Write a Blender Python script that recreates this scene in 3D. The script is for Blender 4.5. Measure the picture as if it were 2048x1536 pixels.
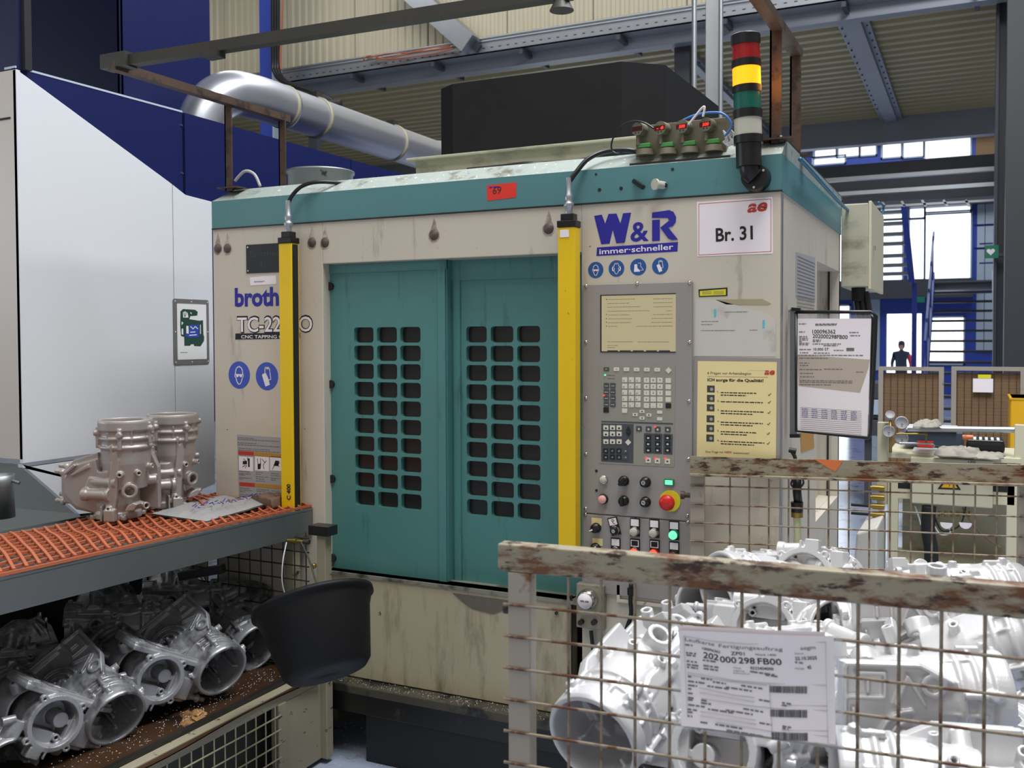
import bpy, bmesh, math, random
from mathutils import Vector, Matrix
random.seed(7)
R = math.radians
scene = bpy.context.scene
col = scene.collection
for o in list(bpy.data.objects): bpy.data.objects.remove(o)

# ------------------------------------------------------------------ camera, light, exposure
FPX, CX, CY = 1924.0, 1024.0, 731.0            # focal length in pixels and principal point for a 2048x1536 frame
yaw, pit, rol = R(25.76), R(1.68), R(0.20)
fwd = Vector((-math.sin(yaw)*math.cos(pit), math.cos(yaw)*math.cos(pit), -math.sin(pit)))
rt = Vector((math.cos(yaw), math.sin(yaw), 0)); dn = fwd.cross(rt)
rt2 = rt*math.cos(rol)+dn*math.sin(rol); dn2 = -rt*math.sin(rol)+dn*math.cos(rol)
CAM = Vector((0.54335, -3.02334, 1.6))
cd = bpy.data.cameras.new('camera'); cam = bpy.data.objects.new('camera', cd); col.objects.link(cam)
cd.sensor_width = 36; cd.sensor_fit = 'HORIZONTAL'; cd.lens = FPX/2048*36
cd.shift_y = (CY-768)/2048.0; cd.clip_end = 200; cd.clip_start = .05
m3 = Matrix((rt2, -dn2, -fwd)).transposed()
cam.matrix_world = Matrix.Translation(CAM) @ m3.to_4x4()
cd.dof.use_dof = True; cd.dof.focus_distance = 3.3; cd.dof.aperture_fstop = 6.3
scene.camera = cam
vs = scene.view_settings
vs.view_transform = 'Standard'; vs.look = 'None'; vs.gamma = 1; vs.exposure = 0.0; vs.use_curve_mapping = False
try:
    scene.cycles.use_denoising = True
    scene.cycles.max_bounces = 6
    scene.cycles.sample_clamp_indirect = 6
except Exception: pass
world = bpy.data.worlds.new('overcast_sky'); scene.world = world; world.use_nodes = True
bg = world.node_tree.nodes['Background']; bg.inputs[0].default_value = (.86, .92, 1, 1); bg.inputs[1].default_value = 2.6
def area(name, loc, size, power, color, aim=None, rot=None):
    l = bpy.data.lights.new(name, 'AREA'); l.shape = 'RECTANGLE'; l.size, l.size_y = size
    l.energy = power; l.color = color
    o = bpy.data.objects.new(name, l); col.objects.link(o); o.location = loc
    if aim is not None: o.rotation_euler = (Vector(aim)-Vector(loc)).to_track_quat('-Z', 'Y').to_euler()
    return o
# skylight strips of the hall roof (over the aisle on the right, over the machines, over the back bay)
area('skylight_aisle', (0.9, 0.1, 7.4), (2.0, 5.5), 740, (.92, .95, 1), aim=(0.9, 0.1, 0))
area('skylight_front', (-2.6, -4.2, 7.4), (7, 2.0), 215, (1, .95, .87), aim=(-2.6, -4.2, 0))
area('fill_left', (-7.5, -3.2, 2.6), (3.5, 1.6), 70, (.80, .88, 1), aim=(-2.2, -1.2, .8))  # added fill with no window behind it, brightens the castings under the table
area('skylight_back', (-4.0, 5.6, 8.3), (12, 2.0), 330, (.97, .97, 1), aim=(-4.0, 5.6, 0))
area('fill_stairwell', (-1.0, 19.6, 8.3), (7, 5.0), 420, (.90, .94, 1), aim=(-1.0, 19.6, 0))  # added fill lamp, not a roof light, lifts the facade and stairs

# ------------------------------------------------------------------ pixel helpers: a sight line met with a real plane
def ray(u, v): return fwd + rt2*((u-CX)/FPX) + dn2*((v-CY)/FPX)
def hy(u, v, y=0.):
    d = ray(u, v); return CAM + d*((y-CAM.y)/d.y)
def hx(u, v, x=0.):
    d = ray(u, v); return CAM + d*((x-CAM.x)/d.x)
def hz(u, v, z=0.):
    d = ray(u, v); return CAM + d*((z-CAM.z)/d.z)
def at(u, v, Z): return CAM + ray(u, v)*Z

class Fr:
    def __init__(s, o, u, v):
        s.o = Vector(o); s.u = Vector(u).normalized(); s.v = Vector(v).normalized(); s.n = s.u.cross(s.v)
    def p(s, a, b, d=0.): return s.o + s.u*a + s.v*b + s.n*d
    def px(s, u, v, d=0.):
        r = ray(u, v); o = s.o + s.n*d
        q = CAM + r*((o-CAM).dot(s.n)/r.dot(s.n)) - o
        return (q.dot(s.u), q.dot(s.v))
    def mat(s):
        m = Matrix((s.u, s.v, s.n)).transposed().to_4x4(); m.translation = s.o; return m
FRONT = Fr((0, 0, 0), (1, 0, 0), (0, 0, 1))
SIDE = Fr((0, 0, 0), (0, 1, 0), (0, 0, 1))

# ------------------------------------------------------------------ mesh builder
TXT = {}
class MB:
    def __init__(s): s.v = []; s.f = []; s.sm = []
    def add(s, vs, fs, smooth=False):
        n = len(s.v); s.v += [tuple(x) for x in vs]; s.f += [tuple(i+n for i in f) for f in fs]; s.sm += [smooth]*len(fs); return s
    def hexa(s, p):      # 8 points: bottom ring 0-3, top ring 4-7
        return s.add(p, [(3,2,1,0),(4,5,6,7),(0,1,5,4),(1,2,6,5),(2,3,7,6),(3,0,4,7)])
    def box(s, a, b):
        x0, y0, z0 = (min(a[i], b[i]) for i in range(3)); x1, y1, z1 = (max(a[i], b[i]) for i in range(3))
        return s.hexa([(x0,y0,z0),(x1,y0,z0),(x1,y1,z0),(x0,y1,z0),(x0,y0,z1),(x1,y0,z1),(x1,y1,z1),(x0,y1,z1)])
    def fbox(s, fr, a0, a1, b0, b1, d0, d1):
        if a0 > a1: a0, a1 = a1, a0
        if b0 > b1: b0, b1 = b1, b0
        if d0 > d1: d0, d1 = d1, d0
        return s.hexa([fr.p(a0,b0,d0), fr.p(a1,b0,d0), fr.p(a1,b1,d0), fr.p(a0,b1,d0), fr.p(a0,b0,d1), fr.p(a1,b0,d1), fr.p(a1,b1,d1), fr.p(a0,b1,d1)])
    def bar(s, p, q, w, h, up=(0, 0, 1)):
        p, q = Vector(p), Vector(q); d = (q-p).normalized(); up = Vector(up)
        if abs(d.dot(up)) > .98: up = Vector((0, 1, 0))
        x = d.cross(up).normalized(); y = x.cross(d)
        c = [(-w/2,-h/2),(w/2,-h/2),(w/2,h/2),(-w/2,h/2)]
        return s.hexa([p+x*a+y*b for a, b in c][::-1] + [q+x*a+y*b for a, b in c][::-1])
    def ring(s, c, x, y, r, n): return [c + x*(r*math.cos(2*math.pi*i/n)) + y*(r*math.sin(2*math.pi*i/n)) for i in range(n)]
    def cyl(s, p, q, r, r2=None, n=20, caps=True, smooth=True):
        p, q = Vector(p), Vector(q); d = (q-p).normalized()
        up = Vector((0,0,1)) if abs(d.z) < .9 else Vector((0,1,0))
        x = d.cross(up).normalized(); y = d.cross(x)
        if r2 is None: r2 = r
        a = s.ring(p, x, y, r, n); b = s.ring(q, x, y, r2, n)
        s.add(a+b, [(i,(i+1)%n,n+(i+1)%n,n+i) for i in range(n)], smooth)
        if caps: s.add(a, [tuple(range(n))[::-1]]); s.add(b, [tuple(range(n))])
        return s
    def tube(s, pts, r, n=8, smooth=True):
        P = [Vector(p) for p in pts]; m = len(P)
        d0 = (P[1]-P[0]).normalized(); up = Vector((0,0,1)) if abs(d0.z) < .9 else Vector((0,1,0))
        x = d0.cross(up).normalized(); rings = []
        for i in range(m):
            d = (P[min(i+1,m-1)]-P[max(i-1,0)]).normalized()
            x = (x - d*x.dot(d)).normalized(); y = d.cross(x)
            rings += s.ring(P[i], x, y, r, n)
        fs = [(k*n+i, k*n+(i+1)%n, (k+1)*n+(i+1)%n, (k+1)*n+i) for k in range(m-1) for i in range(n)]
        fs += [tuple(range(n))[::-1], tuple((m-1)*n+i for i in range(n))]
        return s.add(rings, fs, smooth)
    def lathe(s, prof, o=(0,0,0), ax=(0,0,1), n=32, closed=False, smooth=True):
        o = Vector(o); d = Vector(ax).normalized(); up = Vector((0,0,1)) if abs(d.z) < .9 else Vector((0,1,0))
        x = d.cross(up).normalized(); y = d.cross(x); vs = []
        for r, h in prof: vs += s.ring(o+d*h, x, y, r, n)
        m = len(prof); K = m if closed else m-1
        s.add(vs, [(k*n+i, k*n+(i+1)%n, ((k+1)%m)*n+(i+1)%n, ((k+1)%m)*n+i) for k in range(K) for i in range(n)], smooth)
        return s
    def prism(s, pts, fr, d0, d1, smooth=False):
        n = len(pts); a = [fr.p(x, y, d0) for x, y in pts]; b = [fr.p(x, y, d1) for x, y in pts]
        return s.add(a+b, [tuple(range(n))[::-1], tuple(range(n,2*n))] + [(i,(i+1)%n,n+(i+1)%n,n+i) for i in range(n)], smooth)
    def disc(s, fr, a, b, r, d0, d1, n=24, r2=None):
        return s.cyl(fr.p(a,b,d0), fr.p(a,b,d1), r, r2, n)
    def stroke(s, fr, pts, w, d0, d1):       # a flat line of width w through 2D points on a plane
        for (x0,y0),(x1,y1) in zip(pts, pts[1:]):
            L = math.hypot(x1-x0,y1-y0) or 1e-6; nx, ny = -(y1-y0)/L*w/2, (x1-x0)/L*w/2
            ex, ey = (x1-x0)/L*w*.3, (y1-y0)/L*w*.3
            s.prism([(x0+nx-ex,y0+ny-ey),(x0-nx-ex,y0-ny-ey),(x1-nx+ex,y1-ny+ey),(x1+nx+ex,y1+ny+ey)][::1], fr, d0, d1)
        return s
    def holes(s, fr, outer, inners, d0, d1):   # plate with holes
        cu = bpy.data.curves.new('t', 'CURVE'); cu.dimensions = '2D'; cu.fill_mode = 'BOTH'; cu.extrude = abs(d1-d0)/2
        for loop in [outer]+inners:
            sp = cu.splines.new('POLY'); sp.points.add(len(loop)-1); sp.use_cyclic_u = True
            for k, (x, y) in enumerate(loop): sp.points[k].co = (x, y, 0, 1)
        s._curve(cu, fr, (d0+d1)/2); return s
    def _curve(s, cu, fr, d, off=(0,0), sc=(1,1), rot=0):
        o = bpy.data.objects.new('t', cu); me = o.to_mesh()
        c, sn = math.cos(rot), math.sin(rot)
        vs = []
        for v in me.vertices:
            x, y = v.co.x*sc[0], v.co.y*sc[1]
            vs.append(fr.p(off[0]+x*c-y*sn, off[1]+x*sn+y*c, d+v.co.z))
        s.add(vs, [tuple(p.vertices) for p in me.polygons])
        o.to_mesh_clear(); bpy.data.objects.remove(o); bpy.data.curves.remove(cu)
    def text(s, fr, body, a, b, h, d=.0006, align='LEFT', bold=0., w=None, shear=0., rot=0., space=1.):
        cu = bpy.data.curves.new('t', 'FONT'); cu.body = body; cu.size = 1.; cu.align_x = 'LEFT'; cu.offset = bold; cu.shear = shear
        cu.extrude = 0.0; cu.resolution_u = 3; cu.space_character = space
        o = bpy.data.objects.new('t', cu); me = o.to_mesh()
        xs = [v.co.x for v in me.vertices] or [0]; W = max(xs)-min(xs) or 1; x0 = min(xs)
        k = h/.73; kx = k if w is None else w/W
        wd = W*kx; ox = {'LEFT':0,'CENTER':-wd/2,'RIGHT':-wd}[align]
        c, sn = math.cos(rot), math.sin(rot); vs = []
        for v in me.vertices:
            x, y = (v.co.x-x0)*kx+ox, v.co.y*k
            vs.append(fr.p(a+x*c-y*sn, b+x*sn+y*c, d))
        s.add(vs, [tuple(p.vertices) for p in me.polygons])
        o.to_mesh_clear(); bpy.data.objects.remove(o); bpy.data.curves.remove(cu); return s
    def smudge(s, fr, a0, a1, b, h, d=.0006, rnd=random):     # an unreadable printed line
        x = a0
        while x < a1-h*.6:
            w = h*rnd.uniform(1.2, 4.5); e = min(x+w, a1)
            s.add([fr.p(x,b,d),fr.p(e,b,d),fr.p(e,b+h,d),fr.p(x,b+h,d)], [(0,1,2,3)]); x = e+h*rnd.uniform(.5,.9)
        return s
    def mesh(s, name):
        me = bpy.data.meshes.new(name); me.from_pydata(s.v, [], s.f)
        me.polygons.foreach_set('use_smooth', s.sm); me.update(); return me
    def build(s, name, mat, parent=None, label=None, bevel=0, kind=None, seg=2):
        me = s.mesh(name)
        bm = bmesh.new(); bm.from_mesh(me); bmesh.ops.recalc_face_normals(bm, faces=bm.faces); bm.to_mesh(me); bm.free()
        me.materials.append(mat); o = bpy.data.objects.new(name, me); return fix(o, parent, label, bevel, kind, seg)
WL = {}
def fix(o, parent=None, label=None, bevel=0, kind=None, seg=2):
    col.objects.link(o)
    if parent is not None:
        o.parent = parent; o.matrix_parent_inverse = Matrix.Translation(-WL.get(parent.name, Vector()))
    if label: o['label'] = label
    if kind: o['kind'] = kind
    if bevel:
        b = o.modifiers.new('bevel', 'BEVEL'); b.width = bevel; b.segments = seg; b.limit_method = 'ANGLE'; b.angle_limit = R(40)
    return o
def thing(name, label, cat, loc=(0,0,0), group=None):
    o = bpy.data.objects.new(name, None); col.objects.link(o); o.empty_display_size = .05; o.location = loc
    WL[o.name] = Vector(loc); o['label'] = label; o['category'] = cat
    if group: o['group'] = group
    return o
def tag(o, label, cat, group=None):
    o['label'] = label; o['category'] = cat
    if group: o['group'] = group
    return o
def struct(o): o['kind'] = 'structure'; return o
def share(src, name, parent, m=None, label=None):     # another piece from the same mesh
    o = bpy.data.objects.new(name, src.data); fix(o, parent, label)
    if m is not None: o.matrix_basis = m
    return o
def copy_tree(o, parent=None):
    c = o.copy(); col.objects.link(c); c.parent = parent
    for ch in list(o.children): copy_tree(ch, c)
    return c
def bez(P, n=10):                                        # Catmull-Rom through points
    P = [Vector(p) for p in P]; out = []
    for i in range(len(P)-1):
        a = P[max(i-1,0)]; b = P[i]; c = P[i+1]; d = P[min(i+2,len(P)-1)]
        for k in range(n):
            t = k/n; out.append(.5*((2*b)+(c-a)*t+(2*a-5*b+4*c-d)*t*t+(3*b-a-3*c+d)*t**3))
    return out+[P[-1]]
def rrect(a0, a1, b0, b1, r, n=4):
    pts = []
    for cx, cy, s in ((a1-r,b1-r,0),(a0+r,b1-r,1),(a0+r,b0+r,2),(a1-r,b0+r,3)):
        for i in range(n+1):
            t = (s+i/n)*math.pi/2; pts.append((cx+r*math.cos(t), cy+r*math.sin(t)))
    return pts
def circ(a, b, r, n=24, ry=None): return [(a+r*math.cos(2*math.pi*i/n), b+(ry or r)*math.sin(2*math.pi*i/n)) for i in range(n)]

# ------------------------------------------------------------------ materials
def srgb(c):
    return tuple((x/255/12.92 if x/255 <= .04045 else ((x/255+.055)/1.055)**2.4) for x in c)+(1,)
def mat(name, c, rough=.5, metal=0., var=0., vs=6., c2=None, thr=(.45,.6), cs=20., stretch=(1,1,1), bump=0., bs=60., emit=0., ecol=None, spec=.5, alpha=1., trans=0., coat=0., layers=()):
    m = bpy.data.materials.new(name); m.use_nodes = True; nt = m.node_tree; N = nt.nodes; L = nt.links
    b = N['Principled BSDF']; b.inputs['Roughness'].default_value = rough; b.inputs['Metallic'].default_value = metal
    b.inputs['Specular IOR Level'].default_value = spec; b.inputs['Coat Weight'].default_value = coat
    b.inputs['Base Color'].default_value = srgb(c)
    if trans: b.inputs['Transmission Weight'].default_value = trans
    if alpha < 1: b.inputs['Alpha'].default_value = alpha
    src = None
    if var or c2 or bump or layers:
        tc = N.new('ShaderNodeTexCoord'); mp = N.new('ShaderNodeMapping'); mp.inputs['Scale'].default_value = stretch
        L.new(tc.outputs['Object'], mp.inputs[0])
    if var:
        n = N.new('ShaderNodeTexNoise'); n.inputs['Scale'].default_value = vs; n.inputs['Detail'].default_value = 4; L.new(mp.outputs[0], n.inputs[0])
        mx = N.new('ShaderNodeMixRGB'); mx.inputs[1].default_value = tuple(x*(1-var) for x in srgb(c)[:3])+(1,); mx.inputs[2].default_value = tuple(min(1,x*(1+var)) for x in srgb(c)[:3])+(1,)
        L.new(n.outputs['Fac'], mx.inputs[0]); src = mx.outputs[0]
    lays = list(layers)
    if c2: lays.insert(0, (c2, thr, cs, stretch))
    for (cc, th, sc, st) in lays:
        mp2 = N.new('ShaderNodeMapping'); mp2.inputs['Scale'].default_value = st; L.new(tc.outputs['Object'], mp2.inputs[0])
        mp2.inputs['Location'].default_value = (sc*.13, sc*.31, sc*.07)
        n = N.new('ShaderNodeTexNoise'); n.inputs['Scale'].default_value = sc; n.inputs['Detail'].default_value = 6; n.inputs['Roughness'].default_value = .65; L.new(mp2.outputs[0], n.inputs[0])
        cr = N.new('ShaderNodeMapRange'); cr.inputs[1].default_value = th[0]; cr.inputs[2].default_value = th[1]; L.new(n.outputs['Fac'], cr.inputs[0])
        mx = N.new('ShaderNodeMixRGB'); mx.inputs[2].default_value = srgb(cc)
        if src: L.new(src, mx.inputs[1])
        else: mx.inputs[1].default_value = srgb(c)
        L.new(cr.outputs[0], mx.inputs[0]); src = mx.outputs[0]
    if src: L.new(src, b.inputs['Base Color'])
    if bump:
        n = N.new('ShaderNodeTexNoise'); n.inputs['Scale'].default_value = bs; n.inputs['Detail'].default_value = 3; L.new(mp.outputs[0], n.inputs[0])
        bp = N.new('ShaderNodeBump'); bp.inputs['Strength'].default_value = bump; bp.inputs['Distance'].default_value = .002; L.new(n.outputs['Fac'], bp.inputs['Height']); L.new(bp.outputs[0], b.inputs['Normal'])
    if emit:
        b.inputs['Emission Color'].default_value = srgb(ecol or c); b.inputs['Emission Strength'].default_value = emit
    return m
M = {}
M['cream'] = mat('cream_paint', (206,197,180), .45, var=.06, vs=3, stretch=(1,1,.4), layers=[((120,108,88),(.60,.82),5,(3,3,.5)), ((70,60,50),(.70,.74),38,(1,1,1))])
M['creamlow'] = mat('stained_shaded_cream', (180,170,142), .5, var=.1, vs=4, stretch=(1,1,.4), layers=[((104,94,72),(.50,.75),4,(3,3,.6)), ((60,52,44),(.66,.72),14,(2,2,1))])  # stains, plus a darker base for the shade of cage and table
M['teal'] = mat('teal_paint', (80,134,130), .38, var=.07, vs=3, layers=[((40,78,72),(.58,.80),6,(4,4,.5)), ((38,52,44),(.72,.76),24,(1,1,1))])
M['tealband'] = mat('teal_band_paint', (84,132,134), .4, var=.05, vs=3, layers=[((70,100,88),(.66,.80),14,(2,2,.6))])
M['tealtop'] = mat('dusty_lit_teal_top', (150,160,152), .4, var=.1, vs=14, layers=[((90,88,66),(.55,.7),10,(1,1,1)), ((226,228,222),(.62,.66),60,(1,1,1))])  # base paled to carry light reflected off the chamfer, specks over it
M['yellow'] = mat('yellow_paint', (236,196,8), .4, var=.04, vs=4, layers=[((150,118,20),(.70,.72),90,(1,1,.6))])
M['black'] = mat('black_plastic', (20,20,21), .35, var=.1)
M['blackm'] = mat('matt_black', (24,24,25), .7)
M['darkbase'] = mat('oily_black_base', (34,33,31), .35, var=.3, vs=9, layers=[((92,86,70),(.62,.74),10,(1,1,1))])
M['hood'] = mat('charcoal_hood_paint', (26,26,28), .6, spec=.25, var=.08, vs=4, layers=[((22,22,24),(.52,.62),5,(1,1,1)), ((120,118,112),(.75,.78),60,(1,1,1))])
M['plinth'] = mat('dirty_cream_plinth', (176,172,150), .55, var=.1, vs=5, layers=[((96,92,70),(.5,.8),6,(1,1,2))])
M['panelgrey'] = mat('grey_control_panel', (154,148,144), .42, var=.03, vs=5, layers=[((84,76,68),(.70,.74),40,(1,1,1))])
M['keygrey'] = mat('keypad_foil', (150,148,136), .4)
M['keydark'] = mat('dark_key_field', (74,78,82), .45)
M['keywhite'] = mat('white_keys', (222,218,202), .4)
M['keyblack'] = mat('black_keys', (30,31,33), .4)
M['white'] = mat('white_enamel', (232,232,230), .35)
M['glove_white'] = mat('offwhite_cloth', (158,152,140), .9, var=.12, vs=20, bump=.6, bs=160)
M['print'] = mat('black_print', (26,26,28), .6)
M['printgrey'] = mat('grey_print', (120,118,116), .6)
M['printlight'] = mat('light_grey_print', (168,166,166), .6)
M['blueprint'] = mat('blue_print', (38,34,150), .5)
M['signblue'] = mat('blue_sign_film', (62,86,186), .45)
M['signblue2'] = mat('dark_blue_sign_film', (36,86,150), .45)
M['red'] = mat('red_sticker', (226,52,36), .5)
M['aered'] = mat('red_logo', (196,58,48), .5)
M['redbtn'] = mat('red_button', (206,36,34), .35)
M['pinkbtn'] = mat('pale_pink_button', (238,176,168), .35)
M['paper'] = mat('white_paper', (244,236,238), .75, var=.03, vs=3)
M['paperold'] = mat('stained_white_foil', (206,202,192), .6, var=.05, vs=8, layers=[((160,152,130),(.58,.8),9,(1,1,1))])
M['yelpaper'] = mat('yellowed_paper', (240,222,160), .6, var=.03, vs=5)
M['chrome'] = mat('chrome', (210,208,204), .2, 1.)
M['steel'] = mat('galvanised_steel', (176,180,184), .38, .85, var=.1, vs=9)
M['duct'] = mat('galvanised_duct', (192,194,200), .34, .8, var=.06, vs=5)
M['sheet'] = mat('brushed_sheet_steel', (126,130,130), .42, .7, var=.08, vs=5, stretch=(2,1,1), layers=[((60,60,60),(.68,.74),12,(1,1,1))])
M['rust'] = mat('rusty_dark_steel', (84,66,54), .55, .3, var=.2, vs=12, layers=[((52,42,38),(.5,.62),18,(1,1,1))])
M['darkbar'] = mat('dark_steel_bar', (66,64,58), .5, .4, var=.15, vs=10)
M['rusty'] = mat('rust_spotted_grey_paint', (150,142,120), .5, var=.1, vs=8, layers=[((104,66,38),(.48,.60),11,(1,1,3)), ((58,36,26),(.54,.62),20,(1,1,3))])
M['rustypost'] = mat('worn_grey_post_paint', (158,150,136), .5, var=.08, vs=6, layers=[((112,72,40),(.62,.70),10,(1,1,1))])
M['wire'] = mat('rusty_cage_wire', (140,128,108), .5, .2, var=.12, vs=14, layers=[((96,58,36),(.50,.60),22,(1,1,1))])
M['cagecream'] = mat('chipped_cream_cage_paint', (152,145,122), .5, var=.08, vs=6, layers=[((44,36,28),(.62,.66),16,(1,1,2))])
M['wiredark'] = mat('dark_cage_wire', (70,62,48), .5, .3)
M['wirecream'] = mat('cream_cage_wire', (170,162,132), .5)
M['orange'] = mat('orange_rubber', (180,98,64), .45, var=.08, vs=9, bump=.1)
M['orangepaint'] = mat('orange_paint', (214,116,60), .5, layers=[((120,70,44),(.6,.66),18,(1,1,1))])
M['bucket'] = mat('black_rubber_bucket', (13,13,13), .6, spec=.3, var=.1, vs=10, layers=[((170,170,165),(.765,.775),70,(1,1,1))])
M['whitem'] = mat('white_machine_paint', (216,218,221), .3, var=.012, vs=2)
M['greym'] = mat('warm_grey_machine_paint', (196,188,178), .4, var=.02)
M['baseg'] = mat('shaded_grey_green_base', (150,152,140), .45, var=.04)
M['blue'] = mat('deep_blue_paint', (18,27,78), .45, spec=.3, var=.05, vs=3)
M['bluedark'] = mat('shaded_tower_blue', (24,27,62), .5, spec=.3, var=.08, vs=3)  # tower blue with the shade of its unlit front put into the colour
M['floor'] = mat('grey_floor_coating', (172,182,202), .13, var=.12, vs=1.5, layers=[((70,70,72),(.56,.7),5,(1,1,1)), ((200,204,208),(.76,.78),70,(1,1,1))])
M['clad'] = mat('cream_cladding', (214,206,178), .42, var=.05, vs=.8, stretch=(1,1,.2))
M['deck'] = mat('trapezoid_deck_sheet', (172,160,122), .45, .1, var=.06, vs=1)
M['beam'] = mat('galvanised_beam', (150,154,162), .45, .5, var=.08, vs=3)
M['beamdark'] = mat('dark_steelwork', (72,74,80), .5, .2, var=.08, vs=2)
M['facblue'] = mat('blue_facade_frame', (52,76,170), .45, var=.05)
M['palepanel'] = mat('pale_blue_panel', (176,190,204), .5, var=.03)
M['outer'] = mat('hall_wall_plaster', (170,166,158), .8)
M['cardboard'] = mat('brown_cardboard', (132,104,74), .8, var=.12, vs=4, stretch=(1,1,6))
M['oilcard'] = mat('oily_brown_cardboard', (62,42,27), .3, var=.35, vs=7, layers=[((210,205,200),(.745,.755),80,(1,1,1)), ((30,24,18),(.52,.62),4,(1,1,1))])
M['cart'] = mat('cream_cart_paint', (206,200,170), .45, var=.03)
M['bluebox'] = mat('slate_blue_plastic', (62,74,92), .45)
M['brass'] = mat('brass_fitting', (150,128,62), .35, .8)
M['clear'] = mat('pale_hose', (196,202,160), .3)
M['cable'] = mat('black_cable', (22,22,24), .35)
M['whitecable'] = mat('white_cable', (214,214,216), .4)
M['bluecable'] = mat('blue_air_hose', (70,120,190), .35)
M['tealhose'] = mat('petrol_blue_hose', (40,110,140), .35)
M['orangecable'] = mat('orange_cable', (178,104,70), .5)
M['green'] = mat('green_terminal', (70,140,70), .45)
M['greensign'] = mat('green_sign', (20,110,84), .5, emit=.1)
M['bronze'] = mat('grimy_sensor_box', (112,106,88), .45, .2, var=.12, vs=20)
M['silver'] = mat('cast_aluminium', (208,207,207), .42, .30, var=.04, vs=20, bump=.18, bs=420)
M['warm'] = mat('cast_aluminium_warm', (170,162,156), .42, .45, var=.05, vs=20, bump=.18, bs=420)
M['oily'] = mat('oily_cast_aluminium', (164,164,166), .34, .35, var=.15, vs=14, bump=.1, bs=300, coat=.12, layers=[((44,44,44),(.5,.68),7,(1,1,1))])
M['glass_smoke'] = mat('smoked_pane', (40,38,37), .22, var=.25, vs=10, layers=[((150,148,140),(.775,.785),90,(1,1,1))])
M['lcd'] = mat('lcd_screen', (120,112,84), .35, emit=.40, ecol=(226,212,170))
M['lampred'] = mat('red_lamp_lens', (150,20,24), .3, emit=.05)
M['lampamber'] = mat('amber_lamp_lens', (255,150,10), .3, emit=1.5, ecol=(255,158,20))
M['lampgreen'] = mat('green_lamp_lens', (10,96,80), .3)
M['lampwhite'] = mat('clear_lamp_lens', (196,194,178), .3)
M['litgreen'] = mat('lit_green_button', (60,230,140), .4, emit=1.1, ecol=(120,255,180))
M['litred'] = mat('lit_red_button', (230,60,30), .4, emit=1.0, ecol=(255,90,50))
M['litled'] = mat('red_led', (255,40,30), .4, emit=2.2, ecol=(255,50,40))
M['darkred'] = mat('dark_red_button', (92,20,20), .4)
M['film'] = mat('clear_plastic_sleeve', (225,230,236), .18, alpha=.16)
M['pictodark'] = mat('dark_green_print', (40,74,62), .5)
M['mid'] = mat('mid_grey_frame', (112,110,110), .45)
M['yelcab'] = mat('yellow_cabinet', (226,170,20), .45)
M['skin'] = mat('skin', (170,120,96), .6)
M['darkcloth'] = mat('dark_jacket', (36,44,50), .85)
M['redcloth'] = mat('red_sleeve', (180,50,60), .85)
M['leather'] = mat('worn_glove', (110,84,68), .75, var=.2, vs=14)
M['ptint'] = mat('ochre_print', (190,138,60), .5)
M['lime'] = mat('yellow_label', (226,216,40), .5)
M['cyan'] = mat('cyan_mark', (90,190,210), .5)
# ------------------------------------------------------------------ the hall
XW0, XW1 = -12., 7.
struct(MB().box((XW0, -7, -.1), (XW1, 24.2, 0)).build('floor', M['floor']))
struct(MB().box((XW0, -7, 8.6), (XW1, 24.2, 8.7)).build('ceiling', M['outer']))
struct(MB().box((XW0-.1, -7, 0), (XW0, 24.2, 8.6)).build('wall_left', M['outer']))
struct(MB().box((XW1, -7, 0), (XW1+.1, 24.2, 8.6)).build('wall_right', M['outer']))
struct(MB().box((XW0, -7.1, 0), (XW1, -7, 8.6)).build('wall_front', M['outer']))
YE, ZD, YB = 10.0, 5.4, 15.3        # front edge, underside and far edge of the upper storey
YE = hz(1351, 70, ZD).y
# cream trapezoidal cladding above the edge: sheets side by side
def clad_sheet(x0, x1, z0, z1, y, pitch=.125):
    mb = MB(); n = int(round((x1-x0)/pitch)); pr = []
    for i in range(n):
        a = x0+i*pitch
        pr += [(a, 0), (a+pitch*.36, 0), (a+pitch*.5, -.022), (a+pitch*.86, -.022)]
    pr.append((x1, 0)); vs = [(x, y+d, z) for z in (z0, z1) for x, d in pr]; k = len(pr)
    mb.add(vs, [(i, i+1, k+i+1, k+i) for i in range(k-1)])
    mb.add([(x, y+d+.01, z) for z in (z0, z1) for x, d in pr], [(i+1, i, k+i, k+i+1) for i in range(k-1)])
    return mb
wb = MB().box((XW0, YE+.12, ZD+.2), (XW1, YE+.2, 8.6)).build('wall_back', M['outer']); struct(wb)
for i in range(10):
    clad_sheet(-11.5+i*1.25, -11.5+i*1.25+1.24, ZD+.28, 8.6, YE-.01).build('cladding_sheet', M['clad'], wb)
# trapezoidal deck under the upper storey, rib by rib sheets
dk = MB().box((XW0, YE, ZD+.16), (XW1, YB, ZD+.3)).build('trim_1', M['outer']); struct(dk)
y = YE+.1; k = 0
while y < YB-.3:
    mb = MB(); pr = []
    for i in range(3):
        a = y+i*.28
        pr += [(a, .05), (a+.10, .05), (a+.135, -.04), (a+.245, -.04)]
    pr.append((y+.84, .05)); q = len(pr)
    mb.add([(x, b, ZD+.06+c) for x in (XW0, XW1) for b, c in pr], [(i, q+i, q+i+1, i+1) for i in range(q-1)])
    mb.build('deck_sheet', M['deck'], dk); y += .84
struct(MB().box((XW0, YB-.25, ZD-.42), (XW1, YB, ZD+.2)).build('trim_2', M['beam']))
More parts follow.
